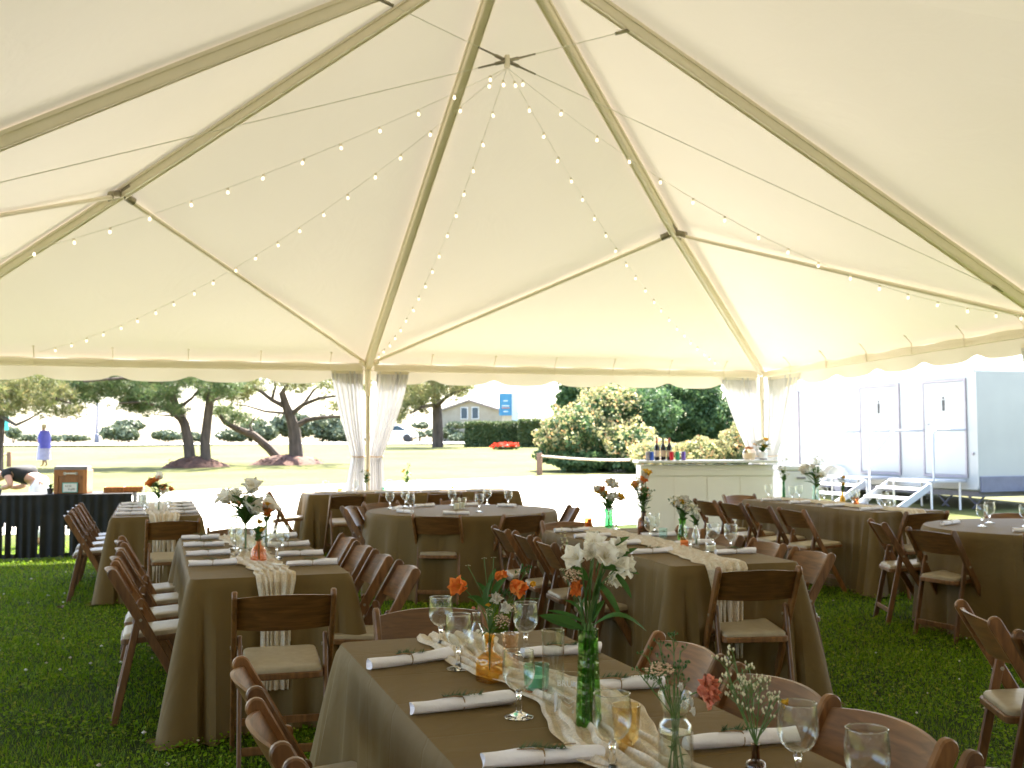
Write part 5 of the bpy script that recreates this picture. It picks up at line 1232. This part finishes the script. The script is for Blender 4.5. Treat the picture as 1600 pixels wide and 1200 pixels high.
p = onbar(.86, -.02); c = thing('flower_pot', 'pale pot of white and yellow flowers at end of bar', 'plant pot', p); MB().lathe([(.05, 0), (.055, .005), (.07, .11), (.066, .112)], 24, cap1=True).build('pot', 'paper', c); MB().lathe([(.0555, .003), (.058, .03)], 24, cap0=False).build('band', 'ink', c)
o = ready_bouquet('bushy white and yellow flowers with tall sprigs in the pale pot on the bar', p.x, p.y, .11, .16, .13, [('ball', 'yellow', .045), ('ball', 'lilywhite', .04), ('lily', 'yellow', .05), ('spray', 'cream', .07), ('ball', 'lilywhite', .04), ('spray', 'leaf', .08)], 51, 14); o.location.z = bh+.0185
for q in ((.10, 0, .62), (.02, .05, .42), (.2, .05, .4)): stem(o, [(0, 0, .1), (q[0]*.3, 0, .2), q]); leaf(o, q, (q[0]+.04, q[1]-.02, q[2]-.01), .02)

# ---------------------------------------------------------------- restroom trailer
def at(px, py, d):   # a point d metres ahead, from photo coordinates
    return CAMP+(FW+RT*((px-800)/1678.3)-UP*((py-600)/1678.3))*d
TX, TY0, TY1 = 11.7, 7.55, 15.6
tr = thing('restroom_trailer', 'long white restroom trailer outside the right side of the tent', 'trailer', (TX, TY0, .12))
L_ = TY1-TY0
MB().box((1.25, L_/2, 1.50), (2.5, L_, 2.30), bev=.04).build('body', 'trailer', tr)
MB().box((1.25, -.012, .48), (2.44, .05, .30), bev=.01).build('front_skirt', 'trailerblue', tr)
MB().box((1.25, L_/2, .29), (2.3, L_-.2, .1)).build('chassis', 'trailerblue', tr)
for z in (2.62, .40): MB().box((-.012, L_/2, z), (.03, L_-.02, .04)).build('trim_rail', 'trailer', tr)
def door(y0, y1, icon=True):
    z0, z1 = .62, 2.46; c = (y0+y1)/2; w = y1-y0
    fr = MB()
    for yy in (y0, y1): fr.box((-.014, yy, (z0+z1)/2), (.04, .045, z1-z0+.045))
    for zz in (z0, z1): fr.box((-.014, c, zz), (.038, w-.045, .045))
    f = fr.build('door_frame', 'trailertrim', tr)
    d = MB().box((-.008, c, (z0+z1)/2), (.03, w-.055, z1-z0-.055), bev=.008).build('door', 'trailer', tr)
    MB().tube([(-.03, y1-.12, 1.62), (-.07, y1-.12, 1.62), (-.07, y1-.20, 1.62)], .011, 8).build('handle', 'trailertrim', d)
    if icon:
        ic = MB(); ic.tube([(-.026, c, 2.13), (-.032, c, 2.13)], .022, 12); ic.prism([(-.035, 1.98), (.035, 1.98), (.035, 2.09), (-.035, 2.09)], -.031, -.026, 0, lambda a, b, h: (h, c+a, b))
        for s in (-1, 1): ic.prism([(s*.018-.012, 1.88), (s*.018+.012, 1.88), (s*.018+.012, 1.982), (s*.018-.012, 1.982)], -.031, -.026, 0, lambda a, b, h: (h, c+a, b))
        ic.build('door_icon', 'ink', d); MB().box((-.027, c, 1.80), (.004, .10, .018)).build('door_plate', 'trailertrim', d)
DO = ((.28, 1.45), (2.20, 3.48), (5.85, 7.05))
for a, b in DO: door(a, b)
MB().box((-.012, 1.72, 2.52), (.015, .26, .10), bev=.004).build('vent_plate', 'white', tr); MB().box((-.012, 1.72, 2.36), (.012, .2, .05)).build('notice_plate', 'white', tr)
MB().box((-.01, .12, 1.05), (.02, .05, .05)).build('reflector', 'trailertrim', tr)
# wheel and mudguard
w_ = MB().tube([(.02, 4.35, .33), (.24, 4.35, .33)], .34, 28).build('wheel', 'rubber', tr); MB().tube([(-.005, 4.35, .33), (.019, 4.35, .33)], .2, 20).build('rim', 'trailertrim', w_)
mb = MB(); mb.grid([[(x, 4.35+.46*math.cos(a), .33+.42*math.sin(a)) for a in np.linspace(0, math.pi, 16)] for x in (-.16, -.01)]); mb.build('mudguard', 'white', tr)
for yy in (.35, 1.2):
    for s in (-1, 1): MB().tube([(.25, yy-s*.22, -.1), (.25, yy+s*.22, .26)], .022, 6).build('jack_arm', 'trailerblue', tr)
MB().tube([(1.25, -.05, .34), (1.25, -1.2, .32)], .06, 8).build('tow_bar', 'trailerblue', tr)
for k, (a, b) in enumerate(DO[:2]):
    st = thing('entry_steps', 'white trailer entry steps with handrails at the %s door' % ('right', 'middle', 'left')[k], 'steps', (TX, TY0+(a+b)/2, .12), 0, 'trailer entry steps'); hw = (b-a)/2
    MB().box((-.48, 0, .54), (.86, 2*hw, .05), bev=.006).build('platform', 'rail', st)
    for q in range(3): MB().box((-1.05-.28*q, 0, .40-.17*q), (.28, 2*hw, .04), bev=.006).build('tread', 'white', st)
    for s in (-1, 1):
        MB().prism([(-.90, .52), (-.90, .38), (-1.80, -.13), (-1.80, .0)], -.02, .02, 0, lambda a_, b_, h: (a_, s*(hw+.03)+h, b_)).build('stringer', 'rail', st)
        zr = 1.50
        MB().tube([(-.02, s*hw, zr), (-.72, s*hw, zr), (-.80, s*hw, zr-.04), (-1.30, s*hw, zr-.55), (-1.33, s*hw, zr-.62), (-1.33, s*hw, .15)] if s > 0 else [(-.02, s*hw, zr), (-.70, s*hw, zr), (-.77, s*hw, zr-.06), (-.78, s*hw, .50)], .020, 10).build('handrail', 'rail', st)
        for xx in (-.15, -.8): MB().tube([(xx, s*(hw-.05), -.12), (xx, s*(hw-.05), .52)], .02, 8).build('support_leg', 'white', st)
# ---------------------------------------------------------------- trees
def tree(name, lab, base, limbs, pads, mat, size, seed, per=9, group='pines on the lawn'):
    o = thing(name, lab, 'tree', base, 0, group)
    b = MB(); B_ = V(*base)
    for pts, r0, r1 in limbs:
        P = [V(*p)-B_ for p in pts]; n = len(P); b.tube(P, [.78*(r0+(r1-r0)*i/(n-1)) for i in range(n)], 9)
    b.build('trunk', 'bark', o)
    v, f = needles_in([((V(*c)-B_), r, n) for c, r, n in pads], size, per, seed)
    npmesh('crown', v, f, mat, o); return o
def padlist(d, items, dens=1.0, dd=1.6):
    k = d/1678.3; out_ = []
    for px, py, rx, ry in items:
        for s in (-1, .0, 1):
            c = at(px+rx*.15*s, py-ry*.25*abs(s), d+s*dd); out_.append((c, (rx*k*.9, 1.0+.3*rx*k, ry*k), int(dens*rx*ry*.16)))
    return out_
dA = 42.
tree('pine_tree', 'pine with two dark trunks rising from one mulch mound at left', tuple(at(308, 732, dA)),
     [([at(298, 728, dA), at(294, 690, dA), at(288, 662, dA), at(276, 640, dA), at(268, 612, dA), at(262, 585, dA)], .30, .14), ([at(322, 730, dA), at(320, 690, dA), at(326, 640, dA), at(332, 600, dA), at(336, 560, dA)], .28, .16),
      ([at(286, 660, dA), at(262, 640, dA-1), at(225, 628, dA-1.5), at(185, 630, dA-2)], .12, .04), ([at(276, 640, dA), at(300, 622, dA), at(318, 600, dA+1)], .10, .05), ([at(288, 650, dA), at(270, 650, dA-1), at(240, 648, dA-1)], .06, .03), ([at(264, 600, dA), at(200, 590, dA-2), at(130, 596, dA-3)], .12, .05), ([at(328, 628, dA), at(360, 615, dA+1), at(390, 606, dA+1)], .08, .03)],
     padlist(dA, ((150, 606, 60, 22), (205, 612, 46, 24), (250, 618, 44, 20), (215, 636, 40, 10), (120, 622, 40, 14), (270, 640, 24, 7), (360, 604, 40, 14), (300, 596, 40, 14), (180, 580, 90, 16), (300, 570, 80, 16), (100, 606, 46, 14), (335, 612, 40, 12)), 1.25), 'pine', .30, 3)
tree('pine_tree', 'pine with yellowish needles hanging low at the left picture edge', tuple(at(-6, 735, 40.)),
     [([at(-6, 735, 40), at(-4, 690, 40), at(0, 640, 40), at(-8, 600, 40)], .32, .2), ([at(0, 650, 40), at(25, 664, 39), at(45, 655, 38.5), at(70, 640, 38)], .09, .03), ([at(0, 620, 40), at(60, 615, 39), at(110, 630, 38.5)], .12, .04)],
     padlist(40., ((20, 615, 40, 22), (60, 628, 44, 16), (100, 645, 32, 10), (40, 600, 60, 18), (10, 640, 24, 14), (85, 612, 40, 16)), 1.2), 'pinedry', .28, 5)
dB = 44.
tree('pine_tree', 'spreading pine with many bare dark limbs left of the middle curtain', tuple(at(463, 728, dB)),
     [([at(464, 728, dB), at(462, 700, dB), at(460, 672, dB), at(454, 652, dB), at(446, 632, dB), at(440, 612, dB)], .42, .17), ([at(458, 668, dB), at(480, 656, dB), at(505, 652, dB-1), at(540, 650, dB-1)], .16, .06), ([at(452, 650, dB), at(474, 632, dB), at(500, 622, dB-1), at(530, 618, dB-1)], .15, .05),
      ([at(446, 636, dB), at(425, 625, dB), at(400, 606, dB), at(385, 596, dB)], .14, .06), ([at(448, 646, dB), at(415, 643, dB), at(385, 634, dB+1), at(365, 632, dB+1)], .08, .03), ([at(440, 615, dB), at(450, 600, dB), at(470, 580, dB)], .13, .05), ([at(474, 632, dB), at(490, 610, dB), at(505, 598, dB)], .09, .04), ([at(425, 625, dB), at(430, 605, dB), at(428, 590, dB)], .09, .04), ([at(400, 606, dB), at(375, 608, dB-1), at(352, 600, dB-1)], .08, .03)],
     padlist(dB, ((400, 603, 40, 12), (470, 604, 40, 12), (520, 612, 34, 14), (535, 632, 20, 10), (440, 590, 80, 16), (375, 618, 20, 7), (550, 600, 40, 18)), .8), 'pinedry', .30, 7)
dL = 46.
tree('pine_tree', 'leaning pine trunk slanting up to the left beside the spreading pine', tuple(at(442, 724, dL)),
     [([at(442, 724, dL), at(420, 700, dL), at(396, 680, dL), at(372, 671, dL), at(352, 660, dL), at(338, 640, dL)], .27, .12), ([at(396, 680, dL), at(390, 664, dL), at(400, 650, dL)], .08, .04)],
     padlist(dL, ((375, 655, 26, 9), (350, 640, 24, 10), (330, 620, 30, 12)), .9), 'pine', .28, 9)
dC = 74.
tree('pine_tree', 'pine with straight grey trunk right of the middle curtain', tuple(at(683, 700, dC)),
     [([at(684, 700, dC), at(684, 670, dC), at(683, 640, dC), at(680, 610, dC), at(676, 580, dC)], .52, .35), ([at(682, 636, dC), at(700, 618, dC-2), at(730, 606, dC-2)], .2, .07), ([at(682, 632, dC), at(660, 636, dC-2), at(640, 646, dC-2)], .2, .08)],
     padlist(dC, ((650, 636, 24, 14), (668, 618, 30, 14), (700, 612, 28, 11), (725, 604, 26, 8), (640, 610, 34, 18), (690, 590, 60, 14), (622, 650, 20, 12)), 1.3, 2.5), 'pinedry', .5, 11)
def mound(px, py, rx, h, d, lab):
    c = at(px, py, d); o = thing('mulch_mound', lab, 'mound', (c.x, c.y, ground_z(c.x, c.y)-.03), 0, 'mulch mounds under the pines'); k = d/1678.3; mb = MB(); rows = []
    for i in range(13):
        t = i/12; rows.append([((rx*k*t)*math.cos(a)*(1+.10*math.sin(a*3+px)), (rx*k*t*.8)*math.sin(a)*(1+.1*math.cos(a*4)), h*(1-t**2.2)+.05*math.sin(a*7+t*9)*(1-t)) for a in np.linspace(0, 6.28319, 41)])
    mb.grid(rows); mb.build('mulch', 'mulch', o)
    v, f = leaves_in([((0, 0, h*.35), (rx*k*.95, rx*k*.7, h*.55), 1100)], .12, .25, 0, .7, int(px)); npmesh('bark_chips', v, f, 'mulch', o)
    o.children[-1]['kind'] = 'stuff'
mound(304, 738, 52, .42, 42, 'brown mulch mound at foot of the two-trunk pine'); mound(452, 737, 62, .42, 44, 'brown mulch mound at foot of the spreading pine')
# ---------------------------------------------------------------- shrubs and hedges
def shrub(name, lab, base, ells, mat, size, seed, cat='shrub', group=None, flowers=None, fsize=.1, asp=.55):
    o = thing(name, lab, cat, base, 0, group); B_ = V(*base)
    v, f = leaves_in([((V(*c)-B_), r, n) for c, r, n in ells], size, asp, .3, .6, seed); npmesh('foliage', v, f, mat, o)
    if flowers:
        v, f = leaves_in([((V(*c)-B_), r, n) for c, r, n in flowers], fsize, .8, .5, .93, seed+1); npmesh('blossom', v, f, 'bushflower', o)
    st = MB()
    for c, r, n in ells[:5]: st.tube([(0, 0, -.1), ((V(*c)-B_)*.5), (V(*c)-B_)], [.06, .05, .02], 6)
    st.build('stems', 'bark', o); return o
def E_(px, py, rx, ry, d, dep, n): k = d/1678.3; return (at(px, py, d), (rx*k, dep, ry*k), n)
shrub('flowering_shrub', 'big arching shrub covered in cream and orange blossom behind the rope', tuple(at(930, 738, 38.)), [E_(905, 680, 60, 48, 38, 1.5, 5200), E_(955, 660, 60, 60, 39, 1.6, 6000), E_(985, 700, 50, 36, 37, 1.4, 3600), E_(870, 690, 34, 26, 38, 1.0, 2200), E_(960, 630, 44, 26, 39, 1.2, 2600), E_(920, 720, 70, 20, 37.5, 1.6, 3600), E_(1000, 722, 60, 18, 36.6, 1.4, 3000), E_(865, 712, 34, 14, 38, 1.0, 1300)], 'bush', .17, 3, flowers=[E_(903, 674, 62, 50, 38, 1.6, 2300), E_(945, 650, 60, 60, 38.7, 1.7, 1900), E_(985, 692, 52, 40, 36.7, 1.5, 1700), E_(868, 686, 36, 28, 38, 1.1, 1500), E_(958, 626, 46, 28, 38.8, 1.3, 1300)], fsize=.095)
shrub('evergreen_shrub', 'broad dark green rounded shrub behind the bar', tuple(at(1060, 730, 41.)), [E_(1060, 655, 95, 62, 42, 1.8, 11000), E_(1005, 640, 66, 48, 40.5, 1.6, 6500), E_(1120, 660, 50, 50, 42, 1.6, 5000), E_(1015, 655, 52, 52, 38.6, 1.2, 4200), E_(1060, 610, 90, 30, 42, 1.6, 5000)], 'bush', .17, 6)
shrub('flowering_shrub', 'low band of cream flowering bushes just behind the bar counter', tuple(at(1090, 745, 33.)), [E_(1030, 716, 50, 26, 33, .9, 2200), E_(1100, 712, 50, 26, 33, .9, 2200), E_(1165, 700, 46, 34, 33, .9, 2400), E_(1160, 720, 40, 25, 32.6, .8, 1400)], 'hedge', .14, 9, flowers=[E_(1030, 711, 52, 28, 32.8, 1.0, 2600), E_(1100, 708, 52, 28, 32.8, 1.0, 2600), E_(1165, 695, 48, 38, 32.8, 1.0, 3000)], fsize=.085)
def hedge(lab, x0, x1, ytop, ybot, d, seed):
    k = d/1678.3; c = at((x0+x1)/2, ybot, d); zb = ground_z(c.x, c.y)-.05; w = (x1-x0)*k; h = at(x0, ytop, d).z-zb; o = thing('clipped_hedge', lab, 'hedge', (c.x, c.y, zb), -YAW, 'clipped hedges'); g = np.random.default_rng(seed)
    n = 6500; P = (g.random((n, 3))-.5)*np.array([w, 2.0, h])+np.array([0, 0, h/2]); ax = g.integers(0, 3, n); s = np.where(g.random(n) < .5, -.5, .5)
    P[ax == 0, 0] = s[ax == 0]*w; P[ax == 1, 1] = -1.0; P[ax == 2, 2] = h; P += g.normal(size=(n, 3))*.05
    a = unit(g.normal(size=(n, 3))); b = unit(np.cross(a, g.normal(size=(n, 3)))); L2 = .16*(.6+.8*g.random((n, 1)))
    v = np.stack([P-a*L2/2, P+b*L2*.3, P+a*L2/2, P-b*L2*.3], 1).reshape(-1, 3); npmesh('foliage', v, np.arange(4*n).reshape(-1, 4), 'hedge', o)
    MB().box((0, 0, h/2), (w*.93, 1.8, h*.94), bev=.1).build('inner_growth', 'bush', o)
hedge('clipped square hedge left of red flowers', 729, 810, 661, 699, 74., 3); hedge('clipped square hedge right of red flowers', 812, 866, 657, 700, 72., 4)
c = at(790, 702, 66.); o = thing('flower_bed', 'bed of bright red and orange flowers before the hedges', 'flower bed', (c.x, c.y, ground_z(c.x, c.y)), -YAW)
v, f = leaves_in([((0, 0, .28), (1.0, .5, .22), 700), ((-.5, 0, .2), (.5, .4, .16), 260)], .13, .8, .5, .6, 4); npmesh('bloom_mass', v, f, 'red', o); v, f = leaves_in([((0, 0, .15), (1.05, .55, .18), 700)], .16, .4, .5, .4, 5); npmesh('leaf_mass', v, f, 'bush', o)
for q in o.children: q['kind'] = 'stuff'
k_ = 62/1678.3
shrub('evergreen_tree', 'dark evergreen tree rising behind the blossoming shrub', tuple(at(905, 700, 62.)), [E_(905, 622, 40, 34, 62, 1.6, 4200), E_(940, 610, 40, 30, 62, 1.6, 3200), E_(885, 640, 24, 22, 62, 1.2, 1800), E_(920, 585, 50, 26, 62, 1.6, 2500)], 'bush', .26, 21, 'tree')
# far growth beyond the road, each its own clump
for i, (px, py, rx, ry, d) in enumerate(((185, 676, 34, 13, 112), (200, 664, 26, 9, 118), (258, 680, 26, 8, 116), (60, 684, 40, 6, 122), (110, 684, 30, 5, 125), (400, 672, 34, 18, 108), (455, 664, 40, 20, 112), (510, 668, 34, 22, 108), (360, 680, 26, 10, 118), (300, 682, 24, 7, 120), (545, 678, 28, 14, 106), (640, 678, 26, 6, 112), (690, 676, 34, 8, 112), (655, 664, 14, 5, 116), (712, 664, 16, 5, 112), (720, 684, 24, 6, 104), (20, 676, 14, 9, 118))):
    c = at(px, 694, d); shrub('far_shrub', 'hazy green shrub beyond the road, %s' % ('rounded yellowish one by lamp post', 'flat-topped one above the yellowish one', 'low one right of lamp post', 'low one at far left', 'low one right of the walking woman', 'tall one between the pines, left', 'tall one behind spreading pine', 'tall one left of curtain', 'small one behind leaning trunk', 'small one left of two-trunk pine', 'dark one touching the curtain', 'low one by the white car', 'low one in front of house', 'tiny one left of grey trunk', 'tiny one right of grey trunk', 'low one before the hedge', 'small one at left picture edge')[i], (c.x, c.y, ground_z(c.x, c.y)-.1), [E_(px, py, rx, ry, d, 1.8, int(rx*ry*3.2+150)), E_(px+rx*.4, py+ry*.3, rx*.7, ry*.7, d, 1.5, int(rx*ry*1.6+80))], 'far', .42, 60+i, group='far shrubs beyond the road')
# ---------------------------------------------------------------- rope fence, lamp, sign, house, car
def post(px, py, d, h, lab):
    c = at(px, py, d); o = thing('rope_post', lab, 'post', (c.x, c.y, ground_z(c.x, c.y)-.05), 0, 'short wooden rope posts'); MB().lathe([(.10, 0), (.095, h-.02), (.08, h)], 12, cap1=True).build('post', 'timber', o); return V(c.x, c.y, ground_z(c.x, c.y)+h-.14)
p1 = post(843, 740, 35.4, .72, 'short wooden post holding the rope before the flowering shrub'); p0 = post(14, 727, 44, .62, 'short wooden post at the left picture edge'); p2 = post(1050, 742, 33., .72, 'short wooden post hidden behind the bar counter')
c3 = at(-80, 730, 43); p3 = post(-80, 728, 43, .62, 'short wooden post outside the left picture edge')
for a, b, l in ((p1, p2, 'pale rope strung from the short post to the right'), (p0, p3, 'pale rope strung left from the post at picture edge')):
    o = thing('rope', l, 'rope', a); MB().tube([(b-a)*t-V(0, 0, .10*math.sin(math.pi*t)) for t in np.linspace(0, 1, 16)], .035, 8).build('rope_strand', 'kraft', o)
c = at(151, 692, 100.); o = thing('lamp_post', 'dark street lamp post beyond the road at left', 'lamp post', (c.x, c.y, ground_z(c.x, c.y))); MB().lathe([(.22, 0), (.24, .1), (.2, .9), (.11, 1.0), (.09, 4.6), (.07, 6.4)], 12, cap1=True).build('pole', 'trailerblue', o); MB().lathe([(.08, 6.4), (.22, 6.5), (.26, 7.0), (.16, 7.3), (.02, 7.5)], 12).build('lantern', 'trailerblue', o)
c = at(797, 694, 75.); o = thing('banner_sign', 'blue banner hanging from a white post by the hedges', 'sign', (c.x, c.y, ground_z(c.x, c.y)), -YAW); k = 75/1678.3
MB().box((.35, 0, 2.0), (.42, .42, 4.0), bev=.03).build('post', 'white', o); MB().box((-.30, -.1, 2.95), (.92, .04, 1.55), bev=.005).build('banner', 'bannerblue', o); MB().tube([(-.8, -.1, 3.78), (.5, -.1, 3.78)], .03, 8).build('arm', 'white', o)
for q, (w, z, m_) in enumerate(((.5, 2.85, 'paper'), (.56, 2.70, 'coral'), (.3, 3.2, 'paper'), (.3, 2.45, 'paper'))): MB().box((-.3, -.124, z), (w, .006, .07)).build('banner_mark', m_, o)
d = 118.; k = d/1678.3; c = at(762, 694, d); zb = ground_z(c.x, c.y); h0 = at(740, 657, d).z-zb; hp = at(740, 626, d).z-zb; he = at(740, 641, d).z-zb
o = thing('gabled_house', 'pale gabled house far off behind the hedge', 'house', (c.x, c.y, zb), -YAW-.25)
wx = 3.6
MB().prism([(-wx, 0), (wx, 0), (wx, he), (0, hp-.1), (-wx, he)], -2.8, 4.5, 0, lambda a, b, h: (a-1.2, h, b)).build('wall', 'siding', o)
rf = MB()
for s in (-1, 1): rf.add([(-1.2+s*(wx+.4), -3.2, he-.15), (-1.2, -3.2, hp+.05), (-1.2, 5.0, hp+.05), (-1.2+s*(wx+.4), 5.0, he-.15), (-1.2+s*(wx+.4), -3.2, he-.35), (-1.2, -3.2, hp-.15), (-1.2, 5.0, hp-.15), (-1.2+s*(wx+.4), 5.0, he-.35)], [(0, 1, 2, 3), (7, 6, 5, 4), (0, 4, 5, 1), (3, 2, 6, 7), (0, 3, 7, 4)])
rf.build('roof', 'shingle', o)
for s in (-1, 1):
    w_ = MB().box((-1.2+s*.62, -2.83, h0+.75), (.80, .06, 1.3)).build('window', 'white', o); MB().box((-1.2+s*.62, -2.87, h0+.75), (.66, .04, 1.16)).build('pane', 'pane', w_)
c = at(612, 694, 90.); o = thing('parked_car', 'white car on the road, half hidden by the curtain', 'car', (c.x, c.y, ground_z(c.x, c.y)+.1), -YAW)
body = [(-2.2, .35), (-2.15, .75), (-1.5, .92), (-.9, 1.38), (.7, 1.42), (1.5, .95), (2.1, .85), (2.2, .4)]
MB().prism(body[::-1], -.85, .85, .05, lambda a, b, h: (a, h, b)).build('body', 'carpaint', o)
MB().prism([(-1.3, .95), (-.85, 1.30), (.65, 1.34), (1.3, .95)][::-1], -.87, .87, 0, lambda a, b, h: (a, h, b)).build('side_window', 'pane', o)
for s in (-1.4, 1.35):
    for q in (-.8, .8): MB().tube([(s, q-.1, .32), (s, q+.1, .32)], .32, 18).build('wheel', 'rubber', o)
c = at(4, 694, 96.); o = thing('teal_sign', 'small teal sign board at left picture edge beyond the lawn', 'sign', (c.x, c.y, ground_z(c.x, c.y)), -YAW); MB().box((0, 0, 1.9), (1.0, .08, 1.2), bev=.02).build('board', 'tealpaint', o); MB().tube([(0, .08, 0), (0, .08, 2.4)], .06, 8).build('post', 'white', o)

# ---------------------------------------------------------------- people
def skinbody(name, verts, edges, radii, mat, parent, root=0, sub=2):
    me = bpy.data.meshes.new(name); me.from_pydata([tuple(v) for v in verts], edges, []); o = link(bpy.data.objects.new(name, me), parent); me.materials.append(M[mat])
    sm = o.modifiers.new('skin', 'SKIN'); sm.use_smooth_shade = True
    for i, r in enumerate(radii):
        sv = me.skin_vertices[0].data[i]; sv.radius = r if isinstance(r, tuple) else (r, r); sv.use_root = (i == root)
    ss = o.modifiers.new('sub', 'SUBSURF'); ss.levels = sub; ss.render_levels = sub; return o
c = at(68, 731, 42.4); gz = ground_z(c.x, c.y)
w = thing('person', 'person in lavender dress and blue shawl walking across the lawn, hands held in front', 'person', (c.x, c.y, gz), -YAW+R(78))   # faces left, towards local +y
vs = [(0, 0, .90), (0, .0, 1.10), (0, .01, 1.30), (0, .02, 1.43), (0, .035, 1.51), (0, .04, 1.60), (.09, 0, .86), (.10, .06, .47), (.10, .10, .09), (.10, .22, .04), (-.09, 0, .86), (-.10, -.05, .47), (-.10, -.22, .11), (-.10, -.12, .04), (.17, .01, 1.36), (.22, .0, 1.10), (.15, .22, 1.05), (.12, .30, 1.06), (-.17, .01, 1.36), (-.22, -.02, 1.10), (-.12, .20, 1.04), (-.06, .28, 1.06)]
es = [(0, 1), (1, 2), (2, 3), (3, 4), (4, 5), (0, 6), (6, 7), (7, 8), (8, 9), (0, 10), (10, 11), (11, 12), (12, 13), (2, 14), (14, 15), (15, 16), (16, 17), (2, 18), (18, 19), (19, 20), (20, 21)]
rs = [(.15, .11), (.12, .09), (.15, .10), .055, .07, (.075, .09), .085, .055, .04, .03, .085, .055, .04, .03, .055, .045, .035, .03, .055, .045, .035, .03]
skinbody('body', vs, es, rs, 'skin', w)
MB().lathe([(.26, .28), (.24, .6), (.20, .9), (.15, 1.12), (.165, 1.3), (.15, 1.40), (.07, 1.45)], 24, cap0=False, ribs=8, ramp=.05).build('dress', 'lavender', w)
mb = MB(); mb.grid([[((.20+.05*t+.07*math.sin(t*3))*math.cos(a)*(1.12), (.15+.06*t)*math.sin(a)-.02, 1.44-.48*t-(.22*t if math.sin(a) < 0 else 0)) for a in np.linspace(R(150), R(372), 26)] for t in np.linspace(0, 1, 8)]); mb.build('shawl', 'blue', w)
MB().lathe([(.02, 1.50), (.085, 1.53), (.098, 1.60), (.085, 1.68), (.03, 1.72)], 16, (0, .015, 0)).build('hair', 'hair', w)
# person bending over behind the black table (faces left)
c = at(62, 778, 14.9); w = thing('person', 'person in black top and pale trousers bending over behind the black table', 'person', (c.x, c.y, 0), -YAW+R(90))
vs = [(0, 0, .92), (0, .16, 1.00), (0, .34, 1.05), (0, .47, 1.02), (0, .55, .98), (0, .66, .96), (.09, 0, .88), (.10, .04, .48), (.10, -.02, .09), (.10, .12, .04), (-.09, 0, .88), (-.10, .04, .48), (-.10, -.02, .09), (-.10, .12, .04), (.18, .38, 1.02), (.22, .30, .84), (.20, .44, .82), (.18, .52, .83), (-.18, .38, 1.02), (-.22, .30, .86), (-.20, .42, .83), (-.16, .52, .83)]
rs = [(.15, .12), (.14, .10), (.16, .11), .06, .07, (.08, .09), .10, .065, .045, .035, .10, .065, .045, .035, .058, .05, .036, .03, .058, .05, .036, .03]
skinbody('body', vs, es, rs, 'skin', w)
tv = [(0, .07, .97), (0, .2, 1.015), (0, .36, 1.05), (.17, .385, 1.03), (.195, .355, .96), (-.17, .385, 1.03), (-.195, .355, .96)]; skinbody('black_top', tv, [(0, 1), (1, 2), (2, 3), (3, 4), (2, 5), (5, 6)], [(.19, .165), (.185, .15), (.20, .155), .085, .075, .085, .075], 'black', w)
pv = [(0, .04, .95), (0, -.01, .90), (.095, 0, .85), (.10, .04, .48), (.10, -.02, .12), (-.095, 0, .85), (-.10, .04, .48), (-.10, -.02, .12)]; skinbody('trousers', pv, [(0, 1), (1, 2), (2, 3), (3, 4), (1, 5), (5, 6), (6, 7)], [(.165, .14), (.17, .14), .115, .08, .065, .115, .08, .065], 'napkin', w)
mb = MB(); mb.blob((0, .69, 1.0), .10, 14, 1.0); mb.build('hair', 'ink', w)

# ---------------------------------------------------------------- unseen building added behind the viewer to cut light from the back
blocker = thing('added_building', 'unseen dark shingled building added behind the viewer to block light', 'building', (0, -13.6, 0))
MB().box((0, -3.5, 3.2), (30, 7, 6.4)).build('wall', 'blockerwall', blocker)
rf = MB().prism([(-4.2, 6.3), (4.2, 6.3), (0, 9.2)], -15.6, 15.6, 0, lambda a, b, h: (h, a-3.5, b)).build('roof', 'shingle', blocker)
for k in range(7):
    x = -12+4*k
    for z in (1.7, 4.6):
        w_ = MB().box((x, .03, z), (1.3, .08, 1.6), bev=.01).build('window', 'white', blocker); MB().box((x, .06, z), (1.1, .05, 1.4)).build('pane', 'pane', w_)
